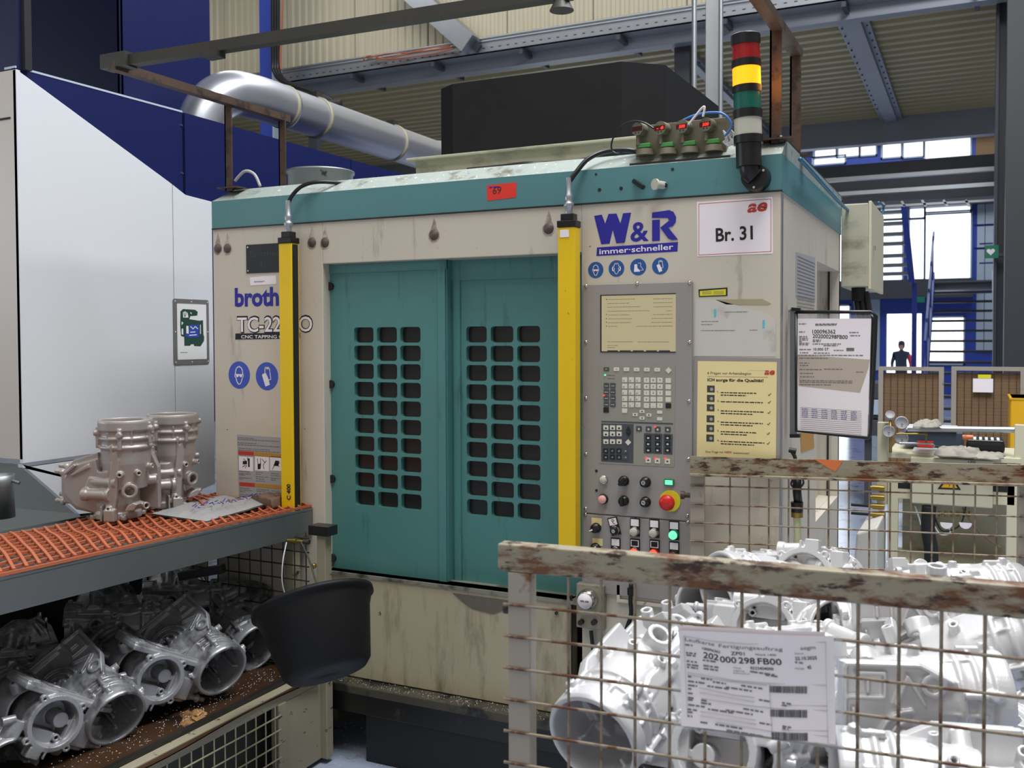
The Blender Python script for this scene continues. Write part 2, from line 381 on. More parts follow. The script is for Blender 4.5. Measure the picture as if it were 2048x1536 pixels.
# edge beam with a perforated cable channel along it
eb = MB().box((XW0, YE-.05, ZD-.12), (XW1, YE+.12, ZD+.3)).build('trim_3', M['beam']); struct(eb)
ch = thing('cable_tray', 'long galvanised cable tray running along the edge beam under the cream cladding', 'cable tray', (-2, YE-.3, ZD))
mb = MB().box((XW0, YE-.32, ZD+.02), (XW1, YE-.30, ZD+.14)).box((XW0, YE-.32, ZD+.02), (XW1, YE-.06, ZD+.035)); mb.build('tray_body', M['steel'], ch)
mb = MB()
for i in range(150): mb.box((-11+i*.12, YE-.3215, ZD+.08), (-10.96+i*.12, YE-.3195, ZD+.092))
mb.build('perforation', M['blackm'], ch, kind='stuff')
for k, zz in enumerate((.19, .23)):
    MB().cyl((XW0, YE-.28, ZD+zz), (XW1, YE-.28, ZD+zz), .018, n=10).build('conduit', M['steel'], ch)
for i in range(9):
    x = -10.3+i*1.35; MB().bar((x, YE-.34, ZD-.03), (x+.02, YE+.5, ZD-.03), .05, .06).build('bracket', M['beamdark'], ch)
# deep beams running back under the deck
for n_, (u, w) in enumerate(((1715, .36), (1328, .2), (2120, .36))):
    p = hz(u, 62, ZD); mb = MB().box((p.x-w/2, YE, ZD-.04), (p.x+w/2, YB, ZD+.02)).box((p.x-w*.28, YE, ZD-.09), (p.x+w*.28, YB, ZD-.03))
    o = struct(mb.build('trim_%d' % (4+n_), M['beam']))
    for s in (-1, 1):
        b = MB()
        for j in range(16): b.cyl((p.x+s*w*.4, YE+.2+j*.33, ZD-.04), (p.x+s*w*.4, YE+.2+j*.33, ZD-.055), .012, n=6)
        b.build('bolt_row', M['beamdark'], o, kind='stuff')
# columns
c1 = hy(1368, 150, YE+.3)
struct(MB().box((c1.x-.10, YE+.2, 0), (c1.x+.10, YE+.45, ZD)).build('trim_7', M['beamdark']))
p0, p1 = hy(1990, 300, 9.2), hy(2075, 300, 9.2)
cc = MB().box((p0.x, 9.2, 0), (p0.x+.03, 9.6, ZD+.3)).box((p1.x-.03, 9.2, 0), (p1.x, 9.6, ZD+.3)).box((p0.x, 9.38, 0), (p1.x, 9.42, ZD+.3)); struct(cc.build('trim_8', M['beamdark']))
p = hy(2012, 300, 7.6); struct(MB().box((p.x, 7.6, 0), (p.x+.3, 7.9, ZD+.4)).build('trim_9', mat('column_paint', (52,55,58), .5, var=.06)))
# blue column with cables in front of the cladding
b0, b1 = hy(519, 90, 8.1), hy(549, 90, 8.1)
bc = thing('blue_column', 'slim blue steel column with light edge in front of the cream cladding', 'column', (b0.x, 8.1, 0))
MB().box((b0.x, 8.1, 0), (b1.x, 8.2, 8.5)).build('web', M['facblue'], bc); MB().box((b1.x-.02, 8.06, 0), (b1.x+.01, 8.25, 8.5)).build('flange', M['palepanel'], bc, label='pale light-catching flange')
def hang_cable(name, label, pts, r, m, cat='cable', group=None, n=8):
    o = MB().tube(bez(pts, 8), r, 8).build(name, m); tag(o, label, cat, group); return o
for k, (du, nm) in enumerate(((0, 'leftmost'), (5, 'middle'), (10, 'rightmost'))):
    hang_cable('cable', nm+' of the three black cables down the blue column', [hy(546+du, -40, 7.95), hy(546+du, 110, 7.95), hy(549+du, 145, 7.9), hy(568+du*.8, 165, 7.8), hy(612+du*.6, 180, 7.7), hy(650+du, 197, 7.6), hy(664+du*.7, 222, 7.6), hy(662+du*.6, 245, 7.6)], .03, M['cable'])
hang_cable('cable', 'single orange cable running down beside the black cables on the blue column', [hy(566, -30, 7.9), hy(563, 60, 7.9), hy(561, 120, 7.9), hy(563, 140, 7.9)], .015, M['orangecable'])
for k, pp in enumerate(([(735,118),(770,108),(830,104),(905,94)], [(752,120),(790,114),(850,98),(900,92)], [(723,124),(738,112),(780,118),(860,108),(908,97)])):
    hang_cable('orange_cable', ['lower orange cable lying on the cable tray', 'upper orange cable lying on the cable tray', 'longest orange cable loop lying on the cable tray'][k], [hy(u, v, YE-.4) for u, v in pp], .010, M['orangecable'])
sb = thing('support_channel', 'diagonal galvanised channel coming down to the cable tray in front of the cladding', 'steel channel', tuple(hy(900, 60, 8.2)))
pa, pb = hy(790, -45, 8.6), hy(945, 92, YE-.35)
MB().bar(pa, pb, .30, .26).build('channel_web', M['steel'], sb); MB().bar(pa+Vector((.10,0,-.05)), pb+Vector((.10,0,-.05)), .02, .12).build('channel_flange', M['beamdark'], sb)
for i in range(14):
    q = pa.lerp(pb, (i+.5)/14); MB().cyl(q+Vector((-.02,-.03,-.02)), q+Vector((-.02,0,0)), .03, n=8).build('bolt', M['steel'], sb)
for k, (u0, w, lab) in enumerate(((1388, .035, 'thin galvanised conduit rising behind the hood, left one'), (1441, .03, 'thin galvanised conduit beside the wide duct behind the hood'))):
    q0 = hy(u0, 330, 3.4); o = MB().cyl((q0.x, 3.4, 2.2), (q0.x, 3.4, 8.5), w/2, n=10).build('conduit', M['steel']); tag(o, lab, 'conduit')
q0, q1 = hy(1410, 330, 3.5), hy(1436, 330, 3.5)
tag(MB().box((q0.x, 3.5, 1.9), (q1.x, 3.56, 8.5)).build('cable_duct', M['steel'], bevel=.004), 'wide upright galvanised cable duct rising behind the dark hood', 'cable duct')
# silver extraction pipe
pd = thing('extraction_pipe', 'thick galvanised extraction pipe with elbow running along behind the blue panels', 'pipe', (-3.3, 2.5, 3.0))
def pipe_c(u, v, x=-3.3): return hx(u, v, x)
z_c = hx(800, 291, -3.3).z; rr = .125
MB().cyl((-3.3, 1.55, z_c), (-3.3, 5.2, z_c), rr, n=40).build('pipe', M['duct'], pd)
el = [Vector((-3.3, 1.75, z_c)), Vector((-3.3, 1.45, z_c)), Vector((-3.32, 1.25, z_c-.03)), Vector((-3.36, 1.12, z_c-.16)), Vector((-3.40, 1.04, z_c-.45))]
MB().tube(bez(el, 6), rr*1.03, 32).build('elbow', M['duct'], pd, label='bright elbow of the extraction pipe')
for yy in (1.72, 2.05, 2.95, 3.6): MB().lathe([(rr*1.0, -.012), (rr*1.07, -.012), (rr*1.07, .012), (rr, .012)], (-3.3, yy, z_c), (0,1,0), 32).build('clamp_band', mat('band_yellowish', (170,164,140), .5), pd)
for yy in (2.05, 2.95): MB().box((-3.33, yy-.03, z_c+rr), (-3.27, yy+.03, z_c+rr+.035)).build('clamp_screw', M['darkbar'], pd)
pm = thing('pump_unit', 'small blue and black motor unit sitting behind the silver pipe', 'motor', tuple(hy(640, 220, 5.2)))
q = hy(605, 212, 5.2); MB().box(q+Vector((-.1,0,-.1)), q+Vector((.12,.2,.06))).build('housing', M['bluebox'], pm, bevel=.01); q = hy(632, 215, 5.2)
MB().cyl(q, q+Vector((.25,.1,0)), .07).build('motor', M['blackm'], pm); MB().cyl(q+Vector((-.04,-.02,0)), q+Vector((.0,0,0)), .075).build('ring', M['green'], pm); MB().box((q.x-.1,q.y,0),(q.x+.0,q.y+.1,q.z-.06)).build('stand', M['beamdark'], pm)

# ------------------------------------------------------------------ facade with stairs
YF = 24.
FAC = Fr((0, YF, 0), (1, 0, 0), (0, 0, 1))
def frect(u0, v0, u1, v1):
    a = FAC.px(u0, v0); b = FAC.px(u1, v1); return (a[0], b[0], b[1], a[1])
wins = [(1630,292,1672,312),(1677,290,1718,312),(1722,288,1752,310),(1628,318,1690,326),(1766,272,1802,314),(1808,270,1846,313),(1851,268,1940,312),
        (1762,418,1804,438),(1762,442,1804,560),(1820,418,1848,436),(1852,416,1940,424),(1820,440,1848,558),(1852,428,1940,560)]
W_ = [frect(*w) for w in wins]; door_r = frect(1774,628,1842,800); dw = frect(1857,636,1926,727)
W_ += [(-8.4+k*2.05, -6.6+k*2.05, z0_, z1_) for k in range(3) for z0_, z1_ in ((.6,2.4),(2.9,4.8))]
H_ = W_ + [(door_r[0], door_r[1], 0, door_r[3]), dw]
xs_ = sorted({-9, 6.9} | {v for h in H_ for v in h[:2]}); fac_wall = MB()
for x0_, x1_ in zip(xs_, xs_[1:]):
    xm_ = (x0_+x1_)/2; cut = sorted((h[2], h[3]) for h in H_ if h[0] < xm_ < h[1]); z_ = 0
    for c0, c1 in cut:
        if c0 > z_+.001: fac_wall.fbox(FAC, x0_, x1_, z_, c0, -.1, .1)
        z_ = max(z_, c1)
    fac_wall.fbox(FAC, x0_, x1_, z_, 8.6, -.1, .1)
fw = struct(fac_wall.build('wall_facade', M['facblue']))
for k, r_ in enumerate(W_+[dw]):
    a,b,c,d = r_; mb = MB()
    for s in ((a-.04,a,c-.04,d+.04),(b,b+.04,c-.04,d+.04),(a-.04,b+.04,c-.04,c),(a-.04,b+.04,d,d+.04)): mb.fbox(FAC, *s, .08, .14)
    w = struct(mb.build('window_%d' % (k+1), M['palepanel'])); MB().fbox(FAC, a, b, c, d, -.02, 0).build('pane', M['pane'] if 'pane' in M else M.setdefault('pane', mat('window_glass', (230,240,250), .05, alpha=.08)), w)
# pale and blue strips of the facade
for k, (u0,v0,u1,v1,m) in enumerate([(1955,400,1968,700,'palepanel'),(1970,400,1996,700,'palepanel'),(1952,264,1992,314,'cardboard'),(1735,598,1760,740,'palepanel'),(1700,400,1760,560,'beamdark')]):
    a,b,c,d = frect(u0,v0,u1,v1); MB().fbox(FAC, a, b, c, d, .1, .16).build('panel', M[m], fw)
for k, (u0,v0,u1,v1) in enumerate([(1735,563,1860,597),(1600,238,2000,262),(1600,395,2000,408)]):
    a,b,c,d = frect(u0,v0,u1,v1); struct(MB().fbox(FAC, a-3, b+1, c, d, .1, .5).build('trim_%d' % (20+k), M['beamdark']))
es = FAC.px(1840, 597); o = MB().fbox(FAC, es[0]-.12, es[0]+.14, es[1]-.12, es[1]+.02, .5, .54).build('exit_sign', M['greensign']); tag(o, 'small green exit sign above the bright doorway', 'sign')
tag(o, 'small green exit sign above the bright doorway', 'sign')
og = MB().box((-8, YF+.2, -.4), (7, YF+14, -.3)).build('pavement', mat('outdoor_paving', (190,190,188), .8)); struct(og)
# beams of the walkway between deck and facade
for k, (v0, v1, yy, m) in enumerate([(322,346,13,'beamdark'),(346,354,12.9,'steel'),(356,376,12,'beamdark'),(376,384,11.9,'steel'),(386,400,11.9,'beamdark')]):
    a, b = hy(1800, v0, yy), hy(1800, v1, yy); xr = hy(1990, 350, yy).x
    o = MB().box((-8, yy, b.z), (xr, yy+.15, a.z)).build('walkway_beam', M[m])
    tag(o, ['topmost dark walkway beam in front of the upper windows','thin galvanised rail under the topmost walkway beam','middle dark walkway beam','thin bright galvanised rail under the middle walkway beam','lowest dark walkway beam above the big stair windows'][k], 'beam')
wl = thing('ladder_frame', 'pale ladder-like bracing hanging under the lowest walkway beam', 'bracing', tuple(hy(1850, 405, 11.9)))
for u in (1768, 1808, 1850, 1893, 1937): MB().bar(hy(u-6, 400, 11.95), hy(u+2, 413, 11.95), .03, .03).build('rung', M['steel'], wl)
MB().bar(hy(1745, 414, 11.95), hy(1995, 400, 11.95), .03, .03).build('rail', M['steel'], wl)
# lower flight
st = thing('staircase', 'straight steel staircase with open treads and blue handrails in front of the doorway', 'stairs', (.2, 17, 0))
xa, xb = hy(1866, 580, 17.8).x, hy(1987, 580, 17.8).x
for i in range(14):
    zt = 2.62-.185*i; yt = 17.7-.27*i
    MB().box((xa, yt-.13, zt-.025), (xb, yt+.13, zt+.015)).build('tread', M['beamdark'], st)
for x, m in ((xa, 'facblue'), (xb, 'palepanel')):
    MB().bar((x, 17.9, 2.75), (x, 14.15, .12), .06, .28).build('stringer', M[m], st)
    MB().bar((x, 17.9, 3.65), (x, 14.7, 1.5), .04, .05).build('handrail', M['facblue'], st)
    for j in range(4):
        yt = 17.6-j*.8; zt = 2.6-.185*j*.8/.27; MB().bar((x, yt, zt), (x, yt, zt+.95), .03, .03).build('post', M['facblue'], st)
MB().box((xa-.05, 17.8, 2.5), (xb+.05, 19.2, 2.68)).build('landing', M['beam'], st)
for z in (3.1, 3.5): MB().bar((xb-.25, 19.2, z), (xb+.05, 19.2, z), .04, .03).build('guard_rail', M['facblue'], st)
for z in (3.15, 3.6): MB().bar((xb-.35, 17.9, z+.15), (xb, 17.9, z+.15), .04, .04).build('guard_rail', M['facblue'], st)
s2 = thing('upper_stair_flight', 'upper stair flight of open treads seen against the bright window', 'stairs', (-1, 20, 2.6))
for i, v in enumerate((425, 448, 469, 488, 512, 531, 548)):
    a, b = hy(1752, v, 19.5+.0*i), hy(1812+i*1.2, v, 19.5)
    MB().box((a.x, 19.5, a.z-.035), (b.x, 19.75, a.z+.035)).build('tread', M['beam'], s2)
MB().bar(hy(1808, 412, 19.5), hy(1824, 566, 19.5), .12, .1).build('stringer', M['facblue'], s2)
q = hy(1824, 566, 19.5); MB().box((q.x, 19.5, 0), (q.x+.1, 19.6, q.z)).build('post', M['facblue'], s2)
nb = thing('aed_sign', 'green first-aid sign with white heart projecting from the grey column', 'sign', tuple(hy(1983, 503, 9.1)))
AE = Fr((0, 9.1, 0), (1,0,0), (0,0,1)); a = AE.px(1970, 491); b = AE.px(1997, 516)
MB().fbox(AE, a[0], b[0], b[1], a[1], 0, .02).build('plate', M['greensign'], nb)
hc = ((a[0]+b[0])/2-.01, (a[1]+b[1])/2); MB().fbox(AE, b[0], b[0]+.25, b[1]+.02, b[1]+.05, -.12, .02).build('bracket', M['beamdark'], nb)
hp = [(hc[0]+.0033*16*math.sin(t)**3*.8, hc[1]+.0026*(13*math.cos(t)-5*math.cos(2*t)-2*math.cos(3*t)-math.cos(4*t))) for t in [i*math.pi/12 for i in range(24)]]
MB().prism(hp, AE, .02, .023).build('heart', M['paper'], nb)

# person in the doorway (seen from behind, feet hidden by the cages)
pr = thing('person', 'person in dark jacket with red sleeve walking away in the bright doorway', 'person', (0, 0, 0))
def skinned(name, verts, edges, radii, m, parent, sub=2):
    me = bpy.data.meshes.new(name); me.from_pydata(verts, edges, []); o = bpy.data.objects.new(name, me); fix(o, parent); me.materials.append(m)
    md = o.modifiers.new('skin', 'SKIN'); md.use_smooth_shade = True
    for i, r_ in enumerate(radii): me.skin_vertices[0].data[i].radius = (r_, r_) if not isinstance(r_, tuple) else r_
    me.skin_vertices[0].data[0].use_root = True
    s_ = o.modifiers.new('sub', 'SUBSURF'); s_.levels = s_.render_levels = sub; return o
skinned('body', [(0,0,.92),(0,0,1.12),(0,-.01,1.36),(0,0,1.47),(0,.0,1.53),(-.17,0,1.40),(-.25,.03,1.14),(-.24,-.08,.92),(.17,0,1.40),(.25,.0,1.14),(.26,-.1,.93),(-.09,0,.85),(-.10,-.05,.48),(-.10,.06,.08),(.09,0,.85),(.10,.08,.48),(.10,0,.08),(-.1,-.06,.04),(.1,-.12,.04)],
        [(0,1),(1,2),(2,3),(3,4),(2,5),(5,6),(6,7),(2,8),(8,9),(9,10),(0,11),(11,12),(12,13),(13,17),(0,14),(14,15),(15,16),(16,18)],
        [(.15,.11),(.15,.11),(.16,.11),.055,.05,.07,.05,.035,.07,.05,.035,.09,.07,.045,.09,.07,.045,.04,.04], M['darkcloth'], pr)
MB().lathe([(.001,-.13),(.05,-.125),(.075,-.08),(.085,-.01),(.082,.05),(.06,.095),(.001,.115)], (0,0,1.64), (0,0,1), 20).build('head', M['skin'], pr)
MB().lathe([(.085,-.07),(.093,0),(.09,.06),(.066,.105),(.001,.125)], (0,.008,1.645), (0,0,1), 20).build('hair', mat('dark_hair', (34,28,26), .8), pr)
skinned('sleeve', [(.17,0,1.41),(.255,.0,1.13),(.265,-.09,.96)], [(0,1),(1,2)], [.078,.06,.05], M['redcloth'], pr, 1)
q = hy(1803, 700, 26.5); pr.location = (q.x, 26.5, -.3)
# ------------------------------------------------------------------ the machining centre
XL, D = -2.272, 1.43
mc = thing('machining_center', 'teal and cream tapping machine with two grilled sliding doors, in the middle of the hall', 'machine', (-1.14, .7, 0))
Z0, Z1, Z2 = .30, 2.047, 2.158
DX0, DX1, DZ0, DZ1 = -1.722, -.655, .70, 1.884
f = MB()
f.box((XL, 0, Z0), (DX0, .06, Z1)).box((DX0, 0, DZ1), (DX1, .06, Z1)).box((DX1, 0, Z0), (0, .06, Z1))
f.build('front_frame', M['cream'], mc, bevel=.003)
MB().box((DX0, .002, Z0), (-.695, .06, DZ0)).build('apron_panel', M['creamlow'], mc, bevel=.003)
MB().box((DX0-.02, -.004, DZ0-.012), (-.66, .1, DZ0)).build('door_sill', mat('worn_sill', (150,146,132), .4, .3, var=.1, layers=[((40,38,36),(.5,.62),6,(1,1,1))]), mc)
# reveals, left wall, back, right wall
MB().box((DX0-.01, .055, DZ0), (DX0, .14, DZ1)).box((DX0, .055, DZ1), (DX1, .14, DZ1+.01)).build('door_reveal', M['cream'], mc)
MB().box((XL, .06, Z0), (XL+.03, D, Z1)).box((XL, D-.03, Z0), (0, D, Z1)).build('body_shell', M['cream'], mc)
sd = [(.06, Z0), (D, Z0), (D, Z1), (.06, Z1)]
ry0, ry1 = SIDE.px(1634, 520)[0], SIDE.px(1678, 560)[0]; rz1 = SIDE.px(1634, 522)[1]; rz0 = SIDE.px(1630, 1045)[1]
MB().fbox(SIDE, .06, ry0, Z0, Z1, -.03, 0).fbox(SIDE, ry1, D, Z0, Z1, -.03, 0).fbox(SIDE, ry0, ry1, Z0, rz0, -.03, 0).fbox(SIDE, ry0, ry1, rz1, Z1, -.03, 0).build('side_panel', M['cream'], mc)
MB().box((-.10, ry0-.02, rz0-.02), (-.08, ry1+.02, rz1+.02)).build('side_door', M['cream'], mc, label='recessed cream side door')
sr = MB().box((-.1, ry0-.02, rz0-.01), (-.031, ry0, rz1)).box((-.1, ry1, rz0-.01), (-.031, ry1+.02, rz1)).box((-.1, ry0, rz1), (-.031, ry1, rz1+.02)).box((-.1, ry0, rz0-.02), (-.031, ry1, rz0))
sr.build('side_reveal', M['cream'], mc)
MB().box((-.046, ry1-.006, rz0), (-.038, ry1-.001, rz1)).build('side_door_gasket', M['blackm'], mc)
MB().box((.0, .004, .72), (.003, .03, 2.04)).build('edge_trim', M['steel'], mc, bevel=.001)
# teal head band, chamfer and top
MB().box((XL, -.004, Z1), (.003, .01, Z2)).build('head_band', M['tealband'], mc)
MB().box((-.02, .0, Z1-.002), (.004, D, Z2)).build('side_head_band', M['tealband'], mc)
MB().box((XL, -.006, Z1-.004), (.005, .0, Z1+.001)).build('band_joint', M['darkbase'], mc)
cp = [(XL+.05, .075, 2.212), (-.003, .075, 2.212)]
t = MB(); t.add([(XL, -.004, Z2), (.003, -.004, Z2), (.003, .075, 2.212), (XL+.055, .075, 2.212), (.003, D, 2.212), (XL+.055, D, 2.212), (XL, D, Z2), (.003, D, Z2)],
      [(0,1,2,3), (3,2,4,5), (0,3,5,6), (1,7,4,2)]); t.build('top_cover', M['tealtop'], mc)
MB().box((XL+.01, .125, .28), (-.12, D-.04, Z2-.02)).build('inner_body', M['blackm'], mc)
# base
MB().box((XL+.02, -.07, .265), (0, .08, .297)).build('chip_ledge', mat('chip_ledge', (72,68,56), .45, var=.3, vs=10, layers=[((226,226,222),(.70,.72),70,(1,1,1)), ((24,24,24),(.5,.6),6,(1,1,1))]), mc, bevel=.004)
MB().box((XL+.06, -.04, .18), (-.02, D-.1, .265)).build('base_frame', M['darkbase'], mc, bevel=.003)
MB().box((-1.52, -.03, .0), (-.02, D-.1, .18)).build('base_cabinet', mat('black_base_cabinet', (26,26,26), .5, var=.15), mc, bevel=.003)
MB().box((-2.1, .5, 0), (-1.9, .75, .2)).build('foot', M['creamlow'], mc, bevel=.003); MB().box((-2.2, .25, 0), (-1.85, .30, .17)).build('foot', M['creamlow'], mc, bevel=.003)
# --- sliding doors with rounded grid of openings
def door(fr_y, x0, x1, us, d, name_lab):
    fr = Fr((0, fr_y, 0), (1,0,0), (0,0,1)); holes = []; H = 10
    zt, zb = 1.640, .957-.0; pitch = (1.640-.930-.0575)/9
    pit_ = .0696 if d == 0 else .0705
    for (a, b) in us:
        for k in range(H):
            z1 = 1.640-k*pit_; holes.append(rrect(a, b, z1-.0585, z1, .012, 3))
    dr = MB().holes(fr, [(x0, DZ0-.004), (x1, DZ0-.004), (x1, DZ1), (x0, DZ1)], holes, -.022, 0).build('sliding_door', M['teal'], mc, label=name_lab)
    fp = None
    for (a, b) in us:
        for k in range(H):
            z1 = 1.640-k*pit_
            if fp is None:
                fp = MB().box((-.046, -.002, -.033), (.046, .002, .033)).build('pane', M['glass_smoke'], dr); fp.location = ((a+b)/2, fr_y+.024, z1-.029)
            else:
                c = fp.copy(); col.objects.link(c); c.location = ((a+b)/2, fr_y+.024, z1-.029)
    return dr
ld = door(.045, DX0, -1.205, [(-1.611,-1.522),(-1.507,-1.417),(-1.403,-1.314)], 0, 'left teal sliding door, standing proud of the right one')
rd = door(.085, -1.205, -.655, [(-1.143,-1.058),(-1.042,-.951),(-.936,-.846)], 1, 'right teal sliding door set back beside the left one')
MB().box((-1.205, .0455, DZ0), (-1.2, .11, DZ1)).box((-1.235, .038, DZ0), (-1.205, .046, DZ1)).build('door_edge', M['teal'], ld, label='folded meeting edge of the left door')
MB().box((-1.192, .078, DZ0), (-1.165, .086, DZ1)).build('door_edge', M['teal'], rd)
MB().box((DX0, .04, DZ1-.035), (-1.2, .05, DZ1)).box((-1.2, .08, DZ1-.075), (-.655, .088, DZ1)).build('door_rail', M['teal'], mc)
for z in (1.80, 1.42, 1.05, .74): MB().cyl((DX0+.004, .035, z), (DX0+.004, .05, z), .016, n=8).build('rubber_stop', M['darkbase'], mc)
# weld spots on the cream frame
for k, (u, v) in enumerate([(436,497),(455,497),(624,485),(650,485),(868,470),(1097,457)]):
    a, b = FRONT.px(u, v); MB().prism([(a+x_*.001, b+z_*.001) for x_, z_ in ((-24,2),(-22,-14),(-8,-27),(10,-26),(23,-12),(22,6),(12,22),(8,44),(0,62),(-6,40),(-14,20))], FRONT, 0, .0004).build('heat_stain', M.setdefault('stain', mat('heat_stain', (150,132,114), .5, var=.25, vs=30, layers=[((196,187,170),(.42,.6),26,(1,1,1))])), mc); MB().lathe([(.02,0),(.017,.004),(.001,.007)], (a, 0, b), (0,-1,0), 12).build('weld_spot', mat('burnt_weld', (96,86,78), .5, .3, var=.3, vs=50), mc)
# bolts, holes and pegs on the band
for u, v, r_ in ((1200,380,.006),(1243,377,.006),(1193,349,.004),(1346,339,.005)):
    a, b = FRONT.px(u, v); MB().disc(FRONT, a, b, r_, .003, .0055, 12).build('hole', M['blackm'], mc)
a, b = FRONT.px(1268, 362); a2, b2 = FRONT.px(1284, 375, .03); MB().cyl(FRONT.p(a, b, 0), FRONT.p(a2+.004, b2, .03), .008).build('peg', M['black'], mc)
a, b = FRONT.px(1310, 369, .03); kn = MB().cyl(FRONT.p(a+.02, b+.0, 0), FRONT.p(a+.004, b, .03), .013).cyl(FRONT.p(a+.004, b, .03), FRONT.p(a, b, .036), .018); kn.build('lamp_stub', M['lampwhite'], mc, label='small pale round knob on the teal band')
a, b = FRONT.px(1332, 371); MB().disc(FRONT, a, b, .007, 0, .012, 12).build('peg', M['black'], mc)
# --- control panel plates
cx0, cx1, cz1, cs, cz0 = -.648, -.272, 1.776, 1.006, .74
cp = MB().box((cx0, -.012, cs+.0015), (cx1, .0, cz1)).build('control_panel', M['panelgrey'], mc, bevel=.003, label='grey upper control plate with screen and keys')
lp = MB().box((cx0, -.012, cz0), (cx1, .0, cs-.0015)).build('control_panel', M['panelgrey'], mc, bevel=.003, label='grey lower control plate with lamps and switches')
CP = Fr((0, -.012, 0), (1,0,0), (0,0,1))
for u, v in ((1172,572),(1274,567),(1379,565),(1172,684),(1379,684),(1172,796),(1378,802),(1172,908),(1377,918),(1171,1017),(1375,1031),(1171,1029),(1376,1044)):
    a, b = CP.px(u, v); MB().lathe([(.006,0),(.0055,.003),(.001,.004)], CP.p(a,b,0), (0,-1,0), 12).build('screw', M['chrome'], cp)
a0, b0 = CP.px(1201, 590); a1, b1 = CP.px(1351.5, 705)
MB().fbox(CP, a0, a1, b0, b0-.003, 0, .002).fbox(CP, a0, a1, b1, b1+.003, 0, .002).fbox(CP, a0, a0+.004, b0, b1, 0, .002).build('screen_bezel', M['blackm'], cp)
scn = MB().fbox(CP, a0+.004, a1, b1+.003, b0-.003, 0, .001).build('screen', M['lcd'], cp, label='glowing yellowish screen')
def K2(s, ox, oy, fr=CP): return lambda x, y, d=0.: fr.px(ox+x/s, oy+y/s, d)
S = K2(8.533, 1160, 580); rnd = random.Random(3)
tm = MB()
for (x0, y, x1) in ((470,155,940),(470,222,850),(470,285,1030),(470,355,1190),(480,420,840),(480,485,900),(480,550,880),(480,612,640),(1250,145,1580),(1250,212,1580),(1250,280,1580),(1470,348,1570),(1250,412,1580),(1220,478,1580),(1220,545,1580),(960,612,1580),(470,875,900),(990,878,1530),(470,940,650),(470,975,600)):
    p0, p1 = S(x0, y+14), S(x1, y-10); tm.smudge(CP, p0[0], p1[0], p0[1], .0022, .0013, rnd)
tm.build('screen_text', mat('faint_screen_text', (150,138,100), .6), scn)
tm = MB()
for y in (160, 420, 486, 550, 616): p0 = S(452, y); tm.disc(CP, p0[0], p0[1], .0018, .001, .0016, 8)
for x0, x1 in ((470,648),(682,868),(903,1090),(1127,1315),(1348,1538)):
    p0, p1 = S(x0, 1060), S(x1, 1028); tm.fbox(CP, p0[0], p1[0], p0[1], p1[1], .001, .0016)
tm.build('soft_key_bar', mat('dark_screen_block', (86,70,62), .5), scn)
# keypad
Q = K2(6.98, 1180, 720)
def qrect(x0, y0, x1, y1):
    a = Q(x0, y0); b = Q(x1, y1); c = Q(x0, y1); return (a[0]+c[0])/2, b[0], b[1], a[1]
def key(x, y, w, h, m, name='key', t=.003, lab=None, r=.002):
    p = Q(x, y); kw, kh = w/6.98*.001622*1.02, h/6.98*.001622*.98
    return MB().prism(rrect(p[0]-kw/2, p[0]+kw/2, p[1]-kh/2, p[1]+kh/2, r, 2), CP, .001, t).build(name, M[m], kp, label=lab), p, kw, kh
c4 = [Q(132,68), Q(1190,75), Q(1178,1495), Q(128,1440)]
kp = MB().prism([c4[3], c4[2], c4[1], c4[0]], CP, 0, .0012).build('keypad', M['keygrey'], cp)
def qpoly(pts, m, name, d0=.001, d1=.0018): return MB().prism([Q(*p) for p in pts][::-1], CP, d0, d1).build(name, M[m], kp)
qpoly([(160,885),(610,895),(606,1440),(158,1415)], 'keydark', 'key_field'); qpoly([(755,1020),(1015,1028),(1010,1312),(752,1300)], 'keydark', 'key_field'); qpoly([(1025,1030),(1158,1035),(1152,1322),(1022,1315)], 'keydark', 'key_field')
qpoly([(160,848),(1160,880),(1158,902),(160,868)], 'keydark', 'divider_strip')
lw = MB(); lb = MB()
for i, ch_ in enumerate(('RST','F0','F1','F2','F3','F4')):
    o, p, w, h = key((232,372,512,654,797,941)[i], 126+i*1.8, 80, 52, 'keydark' if i == 0 else 'keywhite')
    (lw if i == 0 else lb).text(CP, ch_, p[0], p[1]-.0018, .0036, .0031, 'CENTER', .01)
p = Q(1098, 145); MB().prism([(p[0]-.0105,p[1]),(p[0],p[1]-.0105),(p[0]+.0105,p[1]),(p[0],p[1]+.0105)], CP, .001, .003).build('key', M['keywhite'], kp)
for j in range(4):
    for i in range(2): key(232+i*90, 357+j*87, 78, 76, 'keydark')
key(228, 698, 80, 76, 'keyblack')
L1 = ['ONG','XYZ','FDH','PQR','WST']; L2 = ['789','456','123','0.-','/_?']
for j in range(5):
    for i in range(3):
        o, p, w, h = key(488+i*93, 276+j*87, 74, 72, 'keywhite'); lb.text(CP, L1[j][i], p[0]-.006, p[1]-.006, .006, .0031, 'LEFT', .01)
        o, p, w, h = key(792+i*94, 282+j*88, 76, 72, 'keywhite')
        if L2[j][i] not in '_': lb.text(CP, L2[j][i], p[0], p[1]-.003, .0065, .0031, 'CENTER', .015)
        else: lb.fbox(CP, p[0]-.003, p[0]+.003, p[1]-.004, p[1]-.0034, .003, .0032)
    key(1096, 286+j*88, 76, 70, 'keyblack' if j == 4 else 'keywhite')
key(486, 706, 76, 68, 'keywhite')
for x, y, a in ((730,718,90),(634,762,180),(825,768,0),(730,810,270)):
    o, p, w, h = key(x, y, 72, 44, 'keywhite'); t = [(math.cos(R(a+q)), math.sin(R(a+q))) for q in (0, 120, 240)]
    lb.prism([(p[0]+.0038*c, p[1]+.0038*s) for c, s in t], CP, .003, .0033)
for y in (727, 820): key(976, y, 74, 46, 'keywhite')
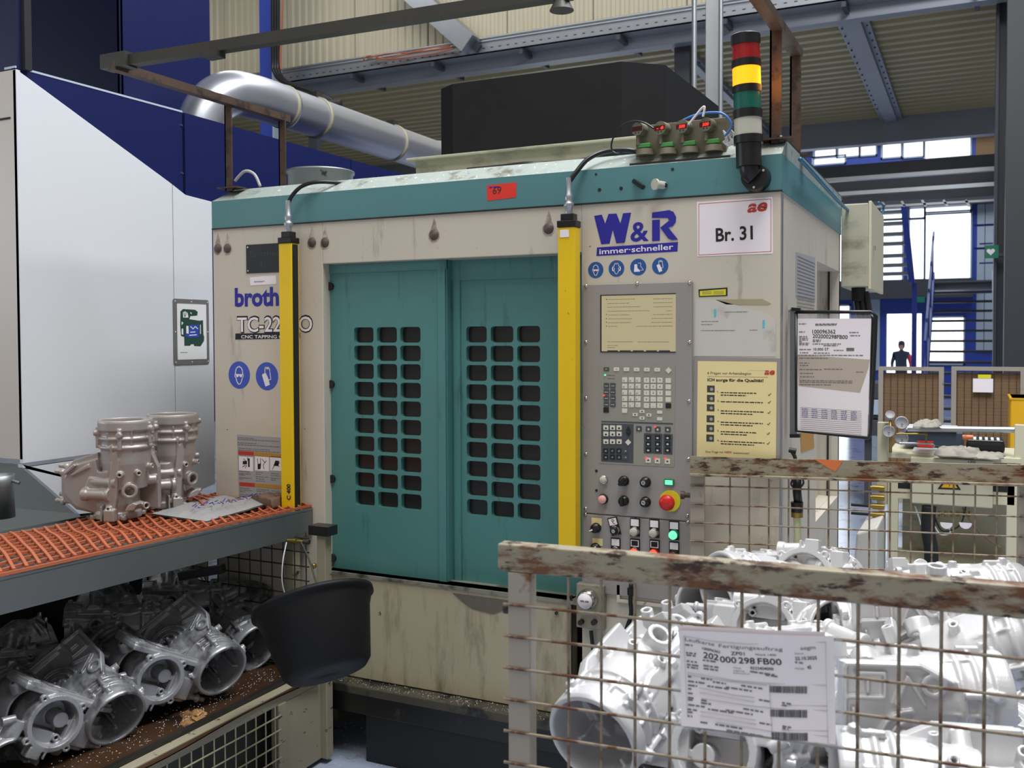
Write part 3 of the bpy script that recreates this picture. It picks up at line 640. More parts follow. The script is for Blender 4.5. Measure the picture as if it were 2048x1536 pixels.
for j, y in enumerate((944, 1030, 1138)):
    for i in range(3):
        o, p, w, h = key(226+i*92, y, 76, 68, 'keywhite'); lb.disc(CP, p[0], p[1]-.002, .0035, .003, .0032, 8)
p = Q(536, 1148); MB().prism([(p[0]-.0105,p[1]),(p[0],p[1]-.0105),(p[0]+.0105,p[1]),(p[0],p[1]+.0105)], CP, .0016, .0035).build('key', M['keywhite'], kp)
for y, s in ((960, 1), (1035, -1)):
    p = Q(537, y); MB().prism([(p[0]-.009,p[1]-s*.007),(p[0]+.009,p[1]-s*.007),(p[0],p[1]+s*.009)], CP, .0016, .0034).build('key', M['keyblack'], kp)
for j in range(2):
    for i in range(4):
        o, p, w, h = key(222+i*92, 1268+j*88, 74, 72, 'keydark' if i == 3 else 'keyblack', t=.0032); lw.text(CP, '-'+'XYZ4'[i], p[0], p[1]-.003, .006, .0034, 'CENTER', .01)
for i, x in enumerate((686,820,948,1088)):
    o, p, w, h = key(x, 958+i*4, 80, 76, 'keydark'); lw.disc(CP, p[0], p[1]-.001, .0035, .003, .0033, 8)
for j in range(3):
    for i, x in enumerate((818,948,1088)):
        o, p, w, h = key(x, 1082+j*86, 76, 68, 'keyblack', t=.0032); lw.fbox(CP, p[0]-.004, p[0]+.003, p[1]-.004, p[1]+.001, .0032, .0034)
for i, x in enumerate((816,944,1084)):
    o, p, w, h = key(x, 1398+i*8, 76, 72, 'keywhite'); lb.prism([(p[0]-.004,p[1]-.003),(p[0]+.005,p[1]-.001),(p[0]-.001,p[1]+.004)], CP, .003, .0033)
    p = Q(x-27, 1364+i*6); MB().disc(CP, p[0], p[1], .0028, .003, .0045, 10).build('red_light', M['litled'], kp)
for x, y, m in ((916,934,'litled'),(200,495,'litled'),(215,210,'litgreen')):
    p = Q(x, y); MB().disc(CP, p[0], p[1], .0027, .001, .0045, 10).build('indicator_light', M[m], kp)
for x0, x1, y in ((240,350,212),(240,350,255)): a, b = Q(x0, y+6), Q(x1, y); lb.smudge(CP, a[0], b[0], a[1], .0014, .0016, rnd)
for j in range(4):
    for i in range(2): a, b = Q(208+i*90, 365+j*87), Q(256+i*90, 350+j*87); lw.smudge(CP, a[0], b[0], a[1], .0018, .0032, rnd)
lb.build('key_lettering', M['print'], kp); lw.build('key_lettering', M['keywhite'], kp)
# push buttons, selectors, emergency stop
B = K2(8.083, 1160, 930)
def btn(x, y, r, m, h=.016, ring=None, rr=1.25, lab=None, name='push_button', par=None):
    p = B(x, y); r = r/8.083*.00156; par = par or (cp if y < 760 else lp)
    q = FRONT; g = MB().lathe([(r*rr, 0), (r*rr, .006), (r*rr*.92, h*.7), (r*1.0, h*.72)], CP.p(p[0], p[1], 0), (0,-1,0), 28).build(name, M[ring or 'blackm'], par, label=lab)
    MB().lathe([(r, 0), (r, h), (r*.9, h+.002), (.0005, h+.0025)], CP.p(p[0], p[1], 0), (0,-1,0), 28).build('button_cap', M[m], g); return g, p
btn(385,235,62,'lampwhite',.012,'chrome',1.25,'clear push button in a chrome ring')
btn(380,548,72,'pinkbtn',.016,'blackm',1.22,'pale pink push button')
def selector(x, y, r, ang, par=None, white=True, key_=False, h=.02):
    p = B(x, y); r = r/8.083*.00156; par = par or (cp if y < 760 else lp)
    g = MB().lathe([(r*1.08,0),(r*1.08,.005),(r,.006),(r*.92,h),(.0005,h)], CP.p(p[0],p[1],0), (0,-1,0), 26).build('selector_switch', M['black'], par)
    c, s = math.cos(R(ang)), math.sin(R(ang))
    if key_:
        MB().disc(CP, p[0]-.002, p[1], r*.45, h, h+.003, 18).build('key_barrel', M['chrome'], g)
        MB().stroke(CP, [(p[0]-.002-c*r*.2, p[1]-s*r*.2), (p[0]-.002+c*r*.2, p[1]+s*r*.2)], .0022, h+.003, h+.0036).build('keyhole', M['blackm'], g)
    else:
        MB().prism([(p[0]+c*r*.95-s*r*.3, p[1]+s*r*.95+c*r*.3), (p[0]-c*r*.95-s*r*.3, p[1]-s*r*.95+c*r*.3), (p[0]-c*r*.95+s*r*.3, p[1]-s*r*.95-c*r*.3), (p[0]+c*r*.95+s*r*.3, p[1]+s*r*.95-c*r*.3)], CP, h, h+.010).build('grip', M['black'], g)
        if white: MB().stroke(CP, [(p[0]+c*r*.3, p[1]+s*r*.3), (p[0]+c*r*.9, p[1]+s*r*.9)], .0045, h+.010, h+.0108).build('pointer', M['paper'], g)
    return g
selector(715,255,82,50,white=False); selector(715,575,82,90,white=False); selector(1065,275,84,90,key_=True); selector(1065,595,84,150,key_=True)
for x, y in ((266,95),(266,410),(900,860)): p = B(x, y); MB().disc(CP, p[0], p[1], .0045, 0, .002, 12).build('hole_plug', M['blackm'], cp)
p0, p1 = B(1365, 222), B(1525, 335); g = MB().fbox(CP, p0[0], p1[0], p1[1], p0[1], 0, .006).build('pilot_lamp', mat('green_lamp_housing', (14,110,60), .4, emit=.12), cp, bevel=.001, label='lit green rectangular pilot lamp')
MB().fbox(CP, p0[0]+.004, p1[0]-.004, p1[1]+.003, p0[1]-.003, .006, .009).build('lamp_lens', M['litgreen'], g, bevel=.001)
p = B(1458, 580); es_ = MB().disc(CP, p[0], p[1], .0345, 0, .004, 40).build('emergency_stop', M['lime'], cp, label='yellow round plate of the emergency stop')
MB().lathe([(.014,.003),(.014,.028),(.024,.030),(.026,.038),(.023,.047),(.012,.052),(.0005,.053)], CP.p(p[0],p[1],0), (0,-1,0), 32).build('mushroom_button', M['redbtn'], es_, label='red mushroom head')
def holder(x, y, m, ang=0, h=.014, ring='blackm', plate='paper', cap=52, lab=None, key_=False):       # legend plate above a round unit
    p = B(x, y); c, s = math.cos(R(ang)), math.sin(R(ang))
    def L(a, b): return (p[0]+a*c-b*s, p[1]+a*s+b*c)
    g = MB().prism([L(-.0165,-.017), L(.0165,-.017), L(.0165,.043), L(-.0165,.043)], CP, 0, .004).build('legend_holder', M['blackm'], lp, label=lab)
    MB().prism([L(-.0135,.0175), L(.0135,.0175), L(.0135,.0395), L(-.0135,.0395)], CP, .004, .005).build('legend_plate', M['blackm' if plate == 'dark' else 'paper'], g)
    if plate == 'dark': MB().holes(CP, [L(-.0135,.0175), L(.0135,.0175), L(.0135,.0395), L(-.0135,.0395)], [[L(-.011,.020), L(.011,.020), L(.011,.037), L(-.011,.037)]], .005, .0056).build('legend_rim', M['paper'], g)
    r = .0145
    MB().lathe([(r*1.12,.004),(r*1.12,.009),(r,h-.002)], CP.p(p[0],p[1],0), (0,-1,0), 26).build('lamp_ring', M[ring], g)
    MB().lathe([(r*.95,.004),(r*.95,h),(r*.75,h+.003),(.0005,h+.0035)], CP.p(p[0],p[1],0), (0,-1,0), 26).build('button_cap', M[m], g)
    if key_:
        MB().disc(CP, p[0], p[1], .006, h+.003, h+.006, 16).build('key_barrel', M['chrome'], g); MB().fbox(CP, p[0]-.001, p[0]+.001, p[1]-.003, p[1]+.003, h+.006, h+.0065).build('keyhole', M['blackm'], g)
    return g, L
selector(265,1015,82,205,lp); selector(255,1345,88,50,lp)
for x, y in ((270,915),(285,1245)): p = B(x, y); MB().fbox(CP, p[0]-.018, p[0]+.018, p[1]-.012, p[1]+.012, 0, .001).build('scale_plate', M['yelpaper'], lp)
g, L = holder(575,1050,'black',16,.018,'chrome',key_=True, lab='tilted legend plate over a key switch')
MB().stroke(CP, [L(-.004,.036), L(.003,.036), L(.005,.031), L(-.001,.029), L(-.004,.033)], .0016, .005, .0055).stroke(CP, [L(-.001,.029), L(.001,.022), L(.006,.022)], .0016, .005, .0055).build('scribble', M['print'], g)
holder(893,1068,'lampwhite',0,.02,'chrome', lab='clear round lamp, left of two'); holder(1205,1090,'lampwhite',0,.02,'chrome', lab='clear round lamp, right of two')
holder(1525,1120,'litgreen',0,.02,'greensign', lab='lit green round lamp')
holder(580,1385,'black',0,.018,'chrome',key_=True); holder(893,1400,'litred',0,.02,'chrome','dark',lab='lit red lamp'); holder(1210,1420,'litred',0,.02,'lampred','dark',lab='lit orange-red lamp'); holder(1525,1450,'darkred',0,.02,'blackm',lab='unlit dark red lamp')
# dial unit and cables below the panel
DU = Fr((0, -.03, 0), (1,0,0), (0,0,1))
a0, b0 = DU.px(1152,1166); a1, b1 = DU.px(1207,1262)
dg = MB().fbox(DU, a0, a1, b1, b0, -.03, 0).build('dial_unit', mat('grimy_grey_box', (150,142,124), .45, .2, var=.1, layers=[((84,78,66),(.55,.7),14,(1,1,1))]), mc, bevel=.004, label='small grey box with a big round dial and two knobs')
p = DU.px(1178,1196); MB().lathe([(.033,0),(.034,.02),(.026,.032),(.024,.033)], DU.p(p[0],p[1],0), (0,-1,0), 32).build('dial_ring', M['chrome'], dg)
MB().lathe([(.026,0),(.026,.034),(.0005,.035)], DU.p(p[0]-.002,p[1]-.003,0), (0,-1,0), 28).build('dial_face', M['paper'], dg); MB().smudge(DU, p[0]-.017, p[0]+.013, p[1]-.006, .006, .0362).build('dial_print', M['printgrey'], dg)
for u in (1164, 1190): q = DU.px(u, 1243); MB().disc(DU, q[0], q[1], .009, 0, .018, 18).build('knob', M['black'], dg)
MB().tube(bez([DU.p(*DU.px(1182,1262,-.01),-.01), DU.p(*DU.px(1186,1300,-.01),-.01), DU.p(*DU.px(1189,1345,-.01),-.01), DU.p(*DU.px(1186,1470,-.01),-.01)]), .007).build('cable', M['cable'], dg)
MB().tube(bez([DU.p(*DU.px(u,v)) for u,v in ((1262,1168),(1261,1200),(1262,1230),(1252,1262),(1245,1290),(1244,1400))]), .0075).build('cable', M['cable'], mc)
q = DU.px(1262,1182); MB().cyl(DU.p(q[0],q[1]+.01,0), DU.p(q[0],q[1]-.012,0), .013, n=8).build('cable_gland', M['black'], mc)
a0, b0 = FRONT.px(1236,1168); a1, b1 = FRONT.px(1350,1210)
MB().fbox(FRONT, a0, a1, b1-.01, b1, 0, .012).fbox(FRONT, a0, a0+.01, b1, b0, 0, .012).build('recess_rim', M['cream'], mc)
MB().box((-.694, -.003, Z0), (-.690, .001, DZ0+.02)).build('panel_joint', M['blackm'], mc)
q = FRONT.px(1113, 1226); MB().disc(FRONT, q[0], q[1], .006, 0, .004, 12).build('bolt_hole', M['darkbase'], mc)
MB().prism([FRONT.px(u,v) for u,v in ((905,1186),(935,1190),(1030,1203),(1015,1218),(985,1228),(945,1218),(925,1204))][::-1], FRONT, -.0015, .0006).build('worn_patch', mat('scuffed_dark_patch', (104,98,88), .5, var=.15, vs=40), mc)
# --- side stickers and plate
def sp(fr, c, m, parent, name, d=.0012, lab=None): return MB().prism([fr.px(*q) for q in c], fr, 0, d).build(name, M[m], parent, label=lab)
ip = sp(SIDE, ((1591,592),(1630,602),(1630,515),(1591,504)), 'printlight', mc, 'instruction_plate', lab='grey printed instruction plate on the side')
tm = MB(); pa, pb = SIDE.px(1594,510), SIDE.px(1628,598)
for i in range(16): tm.smudge(SIDE, pa[0], pb[0], pa[1]-.012*i-.006-.00*i, .004, .0016, rnd)
tm.build('plate_print', M['printgrey'], ip)
sp(SIDE, ((1662,445),(1670,446),(1670,420),(1662,418)), 'red', mc, 'red_sticker', lab='small upright red sticker on the side')
sp(SIDE, ((1602,905),(1628,895),(1626,860),(1600,866)), 'ptint', mc, 'warning_label', lab='faded ochre warning label on the side')
# --- junction box on the side
jb = thing('junction_box', 'cream electrical cabinet hanging on the right side of the teal machine', 'cabinet', (.06, 1.7, 1.9))
jx = hy(1737, 405, 1.43).x; jz1 = 2.178; jz0 = 1.815
MB().box((.004, 1.43, jz0), (jx, 2.05, jz1)).build('housing', M['plinth'], jb, bevel=.004)
MB().box((jx, 1.44, jz0-.01), (jx+.012, 2.05, jz1+.01)).build('lid', M['cart'], jb, bevel=.002)
MB().box((jx+.012, 1.52, 1.98), (jx+.02, 1.54, 2.0)).build('latch', M['chrome'], jb); MB().cyl((.07,1.5,jz0), (.07,1.5,jz0-.06), .03).build('cable_gland', M['blackm'], jb)
for k in range(3): MB().tube(bez([(.06+.02*k,1.5,jz0-.02),(.07+.022*k,1.49,jz0-.1),(.09+.015*k,1.5,jz0-.2),(.08,1.5,jz0-.4)]), .014).build('cable', M['cable'], jb)
# side hose loop (petrol)
hang_cable('air_hose', 'petrol-blue air hose looping from the machine roof past the cream cabinet', [hx(u,v,.03) for u,v in ((1600,318),(1626,346),(1660,384),(1690,415),(1722,440),(1745,443),(1764,428),(1766,412),(1757,405))], .007, M['tealhose'], 'hose')
hang_cable('roof_hose', 'thick black hose lying along the right roof edge of the teal machine', [hx(u,v,-.01)+Vector((0,0,.01)) for u,v in ((1560,284),(1580,300),(1600,322),(1640,362),(1680,402))], .012, M['cable'], 'hose')
# --- plinth and hood on top
hd = thing('exhaust_hood', 'big charcoal-grey sheet metal hood standing on the machine roof', 'hood', (-1, 1, 2.35))
top = [hz(u, v, 2.652) for u, v in ((882,178),(905,168),(1243,123),(1331,130),(1440,215))]
bot = [Vector((p.x, p.y, 2.345)) for p in top]; top[4].y = bot[4].y = 1.38; back = [Vector((-1.52, 1.38, 2.345)), Vector((-1.52, 1.38, 2.652))]
P_ = bot+[back[0]]; T_ = top+[back[1]]
for i in range(6):
    j = (i+1) % 6; n_ = (P_[j]-P_[i]).cross(Vector((0,0,1))).normalized()
    MB().hexa([P_[i], P_[j], P_[j]-n_*.004, P_[i]-n_*.004, T_[i], T_[j], T_[j]-n_*.004, T_[i]-n_*.004]).build('hood_sheet', M['hood'], hd)
MB().add(T_, [(0,1,2,3,4,5)]).build('hood_lid', M['hood'], hd)
pl = MB().box((-1.59, .47, 2.2), (-.40, 1.4, 2.345)).box((-1.62, .44, 2.34), (-.40, 1.42, 2.352)); o = pl.build('hood_plinth', M['plinth'], mc, bevel=.003, label='dirty cream plinth under the hood')
# collar
q0, q1 = hy(587,362,.3), hy(697,362,.3)
cc_ = ((q0+q1)/2); cr_ = (q1.x-q0.x)/2
MB().lathe([(cr_*.95,0),(cr_*.95,.085),(cr_,.09),(cr_,.10),(cr_*.9,.10),(cr_*.9,0)], (cc_.x, .3, 2.2), (0,0,1), 40).build('duct_collar', M['sheet'], mc, label='round open duct collar on the roof')
# --- lifting frame of rusty angle bars
lf = thing('guard_frame', 'rusty angle-iron frame standing over the machine roof on thin posts', 'frame', (-2.2, .05, 2.21))
zr = 2.56
for (x, y, m) in ((-2.205,.04,'rust'),(-2.19,.36,'rust'),(-.025,.06,'rust'),(-.015,.36,'rust')):
    g = MB().box((x-.018, y-.018, 2.2), (x-.012, y+.018, zr)).box((x-.018, y-.018, 2.2), (x+.018, y-.012, zr)).build('post', M[m], lf)
    MB().box((x-.05, y-.03, 2.21), (x+.05, y+.03, 2.216)).build('foot_plate', M[m], g)
MB().bar((-2.205, -.56, zr), (-2.19, .38, zr), .036, .03).build('side_rail', M['rust'], lf)
MB().bar((-.028, -.62, zr), (-.015, .38, zr), .036, .03).build('side_rail', M['rust'], lf)
MB().bar((-2.26, -.53, zr+.018), (-.5, -.465, zr+.018), .04, .036).build('front_rail', M['darkbar'], lf)
MB().box((-2.262,-.56,zr-.005), (-2.14,-.50,zr+.045)).build('end_plate', M['darkbar'], lf); MB().cyl((-.53,-.465,zr-.03), (-.53,-.465,zr+.0), .035, .02).build('swivel', M['darkbar'], lf)
MB().box((-1.80,-.55,zr-.02), (-1.74,-.5,zr+.0)).build('clip', M['darkbar'], lf)
q = hz(470,362,2.24); MB().tube(bez([q, q+Vector((.05,0,.035)), q+Vector((.10,0,.02)), q+Vector((.13,0,-.03))]), .006).build('cable', M['printlight'], lf)
# --- light curtains
def curtain(u0, u1, vt, vb, lab, cut):
    g = thing('light_curtain', lab, 'light curtain', tuple(hy(u0, vb, -.03)))
    x0, x1 = hy(u0, vt, -.075).x, hy(u1, vt, -.075).x; zt = hy(u0, vt, -.075).z
    MB().box((x0, -.075, .87), (x1, -.028, zt)).build('housing', M['yellow'], g, bevel=.003)
    if cut: MB().box((x1-.001, -.068, .88), (x1+.002, -.036, zt-.004)).build('lens_strip', M['blackm'], g)
    else: MB().box((x0-.002, -.068, .88), (x0+.001, -.036, zt-.004)).build('lens_strip', M['blackm'], g)
    MB().box((x0-.002, -.078, zt), (x1+.002, -.026, zt+.022)).box((x0+.008, -.07, zt+.022), (x1-.008, -.034, zt+.045)).build('end_cap', M['black'], g, bevel=.002)
    xm = (x0+x1)/2; c = Vector((xm, -.052, zt+.045))
    MB().lathe([(.013,0),(.013,.02),(.017,.024),(.017,.036),(.012,.04),(.014,.05),(.014,.062),(.011,.066),(.010,.12)], c, (0,0,1), 18).build('connector', M['brass' if 0 else 'steel'], g)
    return g, c+Vector((0,0,.12))
g, c = curtain(557, 582, 487, 1000, 'yellow light curtain with black lens left of the doors, over the lettering', True)
MB().tube(bez([c+Vector((0,0,-.02)), hy(583,393,-.045), hy(605,372,-.03), hy(640,364,-.015)+Vector((0,0,.0)), hz(700,368,2.2)]), .0075).build('cable', M['cable'], g)
TF = Fr((0,-.076,0),(1,0,0),(0,0,1)); a, b = TF.px(581,1000); tm = MB(); tm.text(TF, 'C 400', a, b, .018, .0005, 'LEFT', .03, rot=R(90)); tm.build('marker_writing', M['print'], g)
g, c = curtain(1115, 1150, 455, 1095, 'yellow light curtain right of the doors, beside the control panel', False)
MB().tube(bez([c+Vector((0,0,-.02)), hy(1140,362,-.05), hy(1152,345,-.04), hy(1176,318,-.01), hy(1210,303,.03), hy(1252,300,.05), hy(1275,304,.06)]), .0085).build('cable', M['cable'], g)
a, b = TF.px(1120,460); a1, b1 = TF.px(1138,474); MB().fbox(TF, a, a1, b1, b, 0, .001).build('type_label', M['paper'], g)
hang_cable('roof_cable', 'black cable lying along the machine roof in front of the plinth', [hz(u,v,2.225) for u,v in ((935,340),(1000,334),(1050,328),(1100,327),(1160,322),(1210,309),(1270,306))], .009, M['cable'])
# --- pressure switches on their bracket
ps = thing('pressure_switch_bank', 'grimy bracket carrying four round digital pressure switches on the roof edge', 'pressure switches', (-.35, .06, 2.2))
PF = Fr((0, .03, 0), (1,0,0), (0,0,1))
a0, b0 = PF.px(1300,249); a1, b1 = PF.px(1452,300)
MB().fbox(PF, a0-.05, a1, b1-.02, b0+.0, -.06, -.004).build('bracket', M['bronze'], ps, bevel=.002); MB().fbox(PF, a0-.06, a1+.02, b1-.03, b1-.022, -.08, .03).build('shelf', M['darkbase'], ps)
P8 = K2(8.533, 1240, 210, PF)
for k, (x, y, tx) in enumerate(((350,440,''),(735,425,'- 6'),(1105,400,'500'),(1505,365,'500'))):
    a, b = P8(x, y); fr = Fr(PF.p(a, b, .035), Vector((1,-.22,0)), (0,0,1))
    g = MB().disc(fr, 0, 0, .0215, -.035, 0, 28).build('pressure_switch', M['bronze'], ps)
    MB().fbox(fr, -.020, .018, -.0075, .0075, 0, .001).build('display', mat('red_display_glass', (60,8,8), .3, emit=.15 if tx else .0, ecol=(120,10,10)), g)
    if tx: MB().text(fr, tx, 0.001, -.005, .010, .0014, 'CENTER', .02, shear=.15, w=.022 if tx == '500' else .026).build('digits', M['litled'], g)
    for dx in (-.006, .005): MB().disc(fr, dx, -.013, .0022, 0, .001, 8).build('key', M['blackm'], g)
    a2, b2 = PF.px(1240+x/8.533, 210+(y+180)/8.533); MB().cyl(PF.p(a2,b2-.016,.02), PF.p(a2,b+-.018,.02), .008, .005).build('stem', M['bronze'], g)
    MB().fbox(PF, a2+.0, a2+.040, b2-.026, b2-.012, .005, .025).build('plug', M['green'], g, bevel=.002); MB().cyl(PF.p(a2+.02,b2-.03,.01), PF.p(a2+.02,b2-.05,.01), .026, .03).build('union_nut', M['bronze'], g)
hang_cable('white_cable', 'white cable sticking up between the pressure switches', [PF.p(*PF.px(u,v), .05) for u,v in ((1385,256),(1398,240),(1412,223),(1417,222),(1414,240))], .004, M['whitecable'])
hang_cable('air_line', 'light blue air line arching behind the pressure switches', [PF.p(*PF.px(u,v), .02) for u,v in ((1368,244),(1390,234),(1420,228),(1445,229),(1460,240),(1466,255),(1458,268),(1452,275))], .004, M['bluecable'], 'hose')
hang_cable('black_loop', 'thin black cable loop left of the first pressure switch', [PF.p(*PF.px(u,v), .04) for u,v in ((1315,262),(1295,250),(1270,248),(1245,262),(1232,288),(1233,306),(1246,312),(1254,302))], .003, M['cable'])
for k in range(3): hang_cable('white_wire', ['outer white wire curled at the right end of the pressure switch bracket','middle white wire curled at the right end of the pressure switch bracket','inner white wire curled at the right end of the pressure switch bracket'][k], [PF.p(*PF.px(u+k*2,v+k*2), .01) for u,v in ((1448,262),(1453,280),(1448,285),(1456,289),(1464,280),(1458,270+k*2),(1464,262),(1468,275),(1466,290))], .0022, M['whitecable'])
# --- signal tower
bt = thing('signal_tower', 'round signal tower of red, lit amber, green and clear lamps on the right front corner', 'signal light', (-.08, -.05, 2.07))
BF = Fr((0, -.05, 0), (1,0,0), (0,0,1)); bb, ba = Vector((*BF.px(1498,334), 0)), Vector((*BF.px(1491,69), 0))
def bz(v): t = (334-v)/(334-69); a = bb.x+(ba.x-bb.x)*t; b = bb.y+(ba.y-bb.y)*t; return BF.p(a, b, 0)
for v0, v1, r_, m, lab in ((334,288,.0385,'black',None),(288,272,.044,'black',None),(272,238,.041,'lampwhite','clear lens'),(238,221,.044,'black',None),(221,187,.041,'lampgreen','green lens'),(187,173,.044,'black',None),(173,137,.042,'lampamber','lit amber lens'),(137,122,.044,'black',None),(122,92,.041,'lampred','red lens'),(92,72,.044,'black',None)):
    MB().cyl(bz(v0), bz(v1), r_, n=40).build('lens' if lab else 'collar', M[m], bt, label=lab)
MB().lathe([(.044,0),(.040,.004),(.001,.006)], bz(72), (0,0,1), 40).build('cap', M['black'], bt)
q = BF.px(1508, 353); MB().cyl((q[0],-.05,q[1]), (q[0],-.004,q[1]), .04, .043, n=36).build('mount_flange', M['black'], bt); MB().tube(bez([bz(330), bz(345)+Vector((.004,0,0)), (q[0],-.045,q[1])]), .03, 20).build('elbow', M['black'], bt)
for a in (90, 210, 330): MB().cyl((q[0]+.033*math.cos(R(a+60)),-.05,q[1]+.033*math.sin(R(a+60))), (q[0]+.033*math.cos(R(a+60)),-.053,q[1]+.033*math.sin(R(a+60))), .004, n=10).build('screw', M['chrome'], bt)
l = bpy.data.lights.new('amber_bulb', 'POINT'); l.energy = .4; l.color = (1,.4,.06); l.shadow_soft_size = .05; o = bpy.data.objects.new('amber_bulb', l); col.objects.link(o); o.location = bz(155)+Vector((.07,.02,0)); o.parent = bt; o.matrix_parent_inverse = Matrix.Translation(-WL[bt.name])
# ------------------------------------------------------------------ lettering and signs on the front
def quad(fr, c, m, parent, name, d0=0., d1=.0012, lab=None):
    o = MB().prism([fr.px(*q) for q in c][::-1], fr, d0, d1).build(name, M[m], parent, label=lab); return o
def F_(u, v): return FRONT.px(u, v)
def axis(fr, p, q): a, b = fr.px(*p), fr.px(*q); return a, math.atan2(b[1]-a[1], b[0]-a[0]), math.hypot(b[0]-a[0], b[1]-a[1])
# W&R logo
lg = MB()
lg.prism([F_(*p) for p in ((1194,495),(1356,484),(1355,503),(1193,512))][::-1], FRONT, 0, .0008)
LD = [.0008]
def poly_w(pts): LD[0] += .0002; lg.prism([F_(1100+x/4.096, 350+y/4.096) for x, y in pts][::-1], FRONT, 0, LD[0])
poly_w2 = poly_w
for pts in ([(362,335),(425,325),(492,505),(490,562),(420,568)], [(425,480),(480,320),(545,316),(488,562)], [(480,320),(545,316),(606,470),(604,555),(545,560)], [(545,520),(600,314),(664,309),(612,554)]): poly_w(pts)
for pts in ([(838,308),(985,288),(1000,352),(836,352)], [(838,370),(900,366),(900,538),(838,542)], [(960,288),(1010,300),(1034,345),(1030,390),(975,372),(962,340)], [(1030,385),(1005,420),(950,435),(905,432),(975,375)], [(905,432),(965,425),(1048,528),(1000,534),(970,520)]): poly_w2(pts)
a, b = F_(1261,485), F_(1293,443); lg.text(FRONT, '&', a[0], a[1]+.004, .065, .0008, 'LEFT', .02, w=b[0]-a[0]+.008)
lo = lg.build('company_logo', M['blueprint'], mc, label='big blue W&R company logo')
a, ro, w = axis(FRONT, (1199,508), (1347,498)); MB().text(FRONT, 'immer·schneller', a[0], a[1]-.001, .0185, .0012, 'LEFT', .012, w=w, rot=ro).build('slogan', M['paper'], lo, label='white slogan lettering on the blue bar')
# Br. 31 sign
sg = thing('machine_sign', 'white paper sign reading Br. 31 with thin red border, taped right of the blue logo', 'sign', (-.14, -.002, 1.86))
quad(FRONT, ((1394,404),(1545,394),(1546,507),(1395,513)), 'paper', sg, 'sheet')
def border(fr, c, w, m, parent, name, d=.0016):
    P = [fr.px(*q) for q in c]; P.append(P[0]); MB().stroke(fr, P, w, .0010, d).build(name, M[m], parent)
border(FRONT, ((1398,408),(1542,398),(1542,503),(1398,510)), .0016, 'aered', sg, 'border')
a, ro, w = axis(FRONT, (1432,483), (1506,478)); MB().text(FRONT, 'Br. 31', a[0], a[1], .043, .0018, 'LEFT', .022, w=w, rot=ro).build('lettering', M['print'], sg)
def ae(fr, u, v, w, parent, d=.0018, ro=.0):
    a = fr.px(u, v); mb = MB(); mb.text(fr, 'ae', a[0], a[1], w*.62, d, 'LEFT', .03, w=w, shear=.25, rot=ro); mb.build('company_logo', M['aered'], parent, label='red company logo of two joined letters')
    mb = MB(); mb.fbox(fr, a[0]+w*.08, a[0]+w*.5, a[1]+w*.24, a[1]+w*.26, d, d+.0003); mb.build('logo_cut', M['paper'], parent)
ae(FRONT, 1495, 425, .062, sg, ro=.05)
# round pictogram stickers
def picto(u, v, r, kind, m, lab, fr=FRONT, par=None, d=.0008):
    a, b = fr.px(u, v); g = MB().disc(fr, a, b, r, 0, d, 40).build('mandatory_sign', M[m], par or mc, label=lab)
    k = r/.03; mb = MB()
    def P(*pts): return [(a+x*k*.001, b+y*k*.001) for x, y in pts]
    w = .0022*k; e = d+.0004
    if kind in 'ge':
        mb.stroke(fr, P((-10,2),(-10,8),(-7,15),(0,19),(7,15),(10,8),(10,2)), w, d, e)
        mb.stroke(fr, P((-10,0),(-12,2),(-12,-3),(-9,-6),(-6,-15),(-2,-20),(2,-20),(6,-15),(9,-6),(12,-3),(12,2),(10,0)), w, d, e)
        if kind == 'g': mb.prism(P((-9,2),(9,2),(8,-4),(3,-5),(0,0),(-3,-5),(-8,-4)), fr, d, e)
        else:
            mb.prism(P((-9,15),(9,15),(6,20),(-6,20)), fr, d, e)
            for s in (-1, 1): mb.prism([(a+(s*12+x)*k*.001, b+y*k*.001) for x, y in circ(0,-1,5,12,9)], fr, d, e)
    elif kind == 'b':
        mb.prism(P((-14,10),(-4,10),(-3,-4),(6,-12),(7,-17),(-16,-17),(-15,-6)), fr, d, e); mb.stroke(fr, P((0,14),(10,14),(9,2),(18,-8),(19,-12),(9,-12)), w*.7, d, e)
    else:
        mb.prism(P((-13,2),(-10,6),(-8,4),(-6,8),(-3,7),(3,-3),(8,-18),(-4,-22)), fr, d, e)
        mb.stroke(fr, P((-5,9),(-5,17),(-3,20),(-1,14),(0,21),(2,14),(4,21),(6,14),(8,18),(8,10),(11,-6),(5,-8)), w*.8, d, e)
    mb.build('pictogram', M['paper'], g); return g
picto(1191.5,540,.0272,'g','signblue2','round blue sign: wear eye protection'); picto(1233,537,.0272,'e','signblue2','round blue sign: wear ear protection')
picto(1276.5,534,.0272,'b','signblue2','round blue sign: wear safety boots'); picto(1320.5,532,.0272,'h','signblue2','round blue sign: wear gloves')
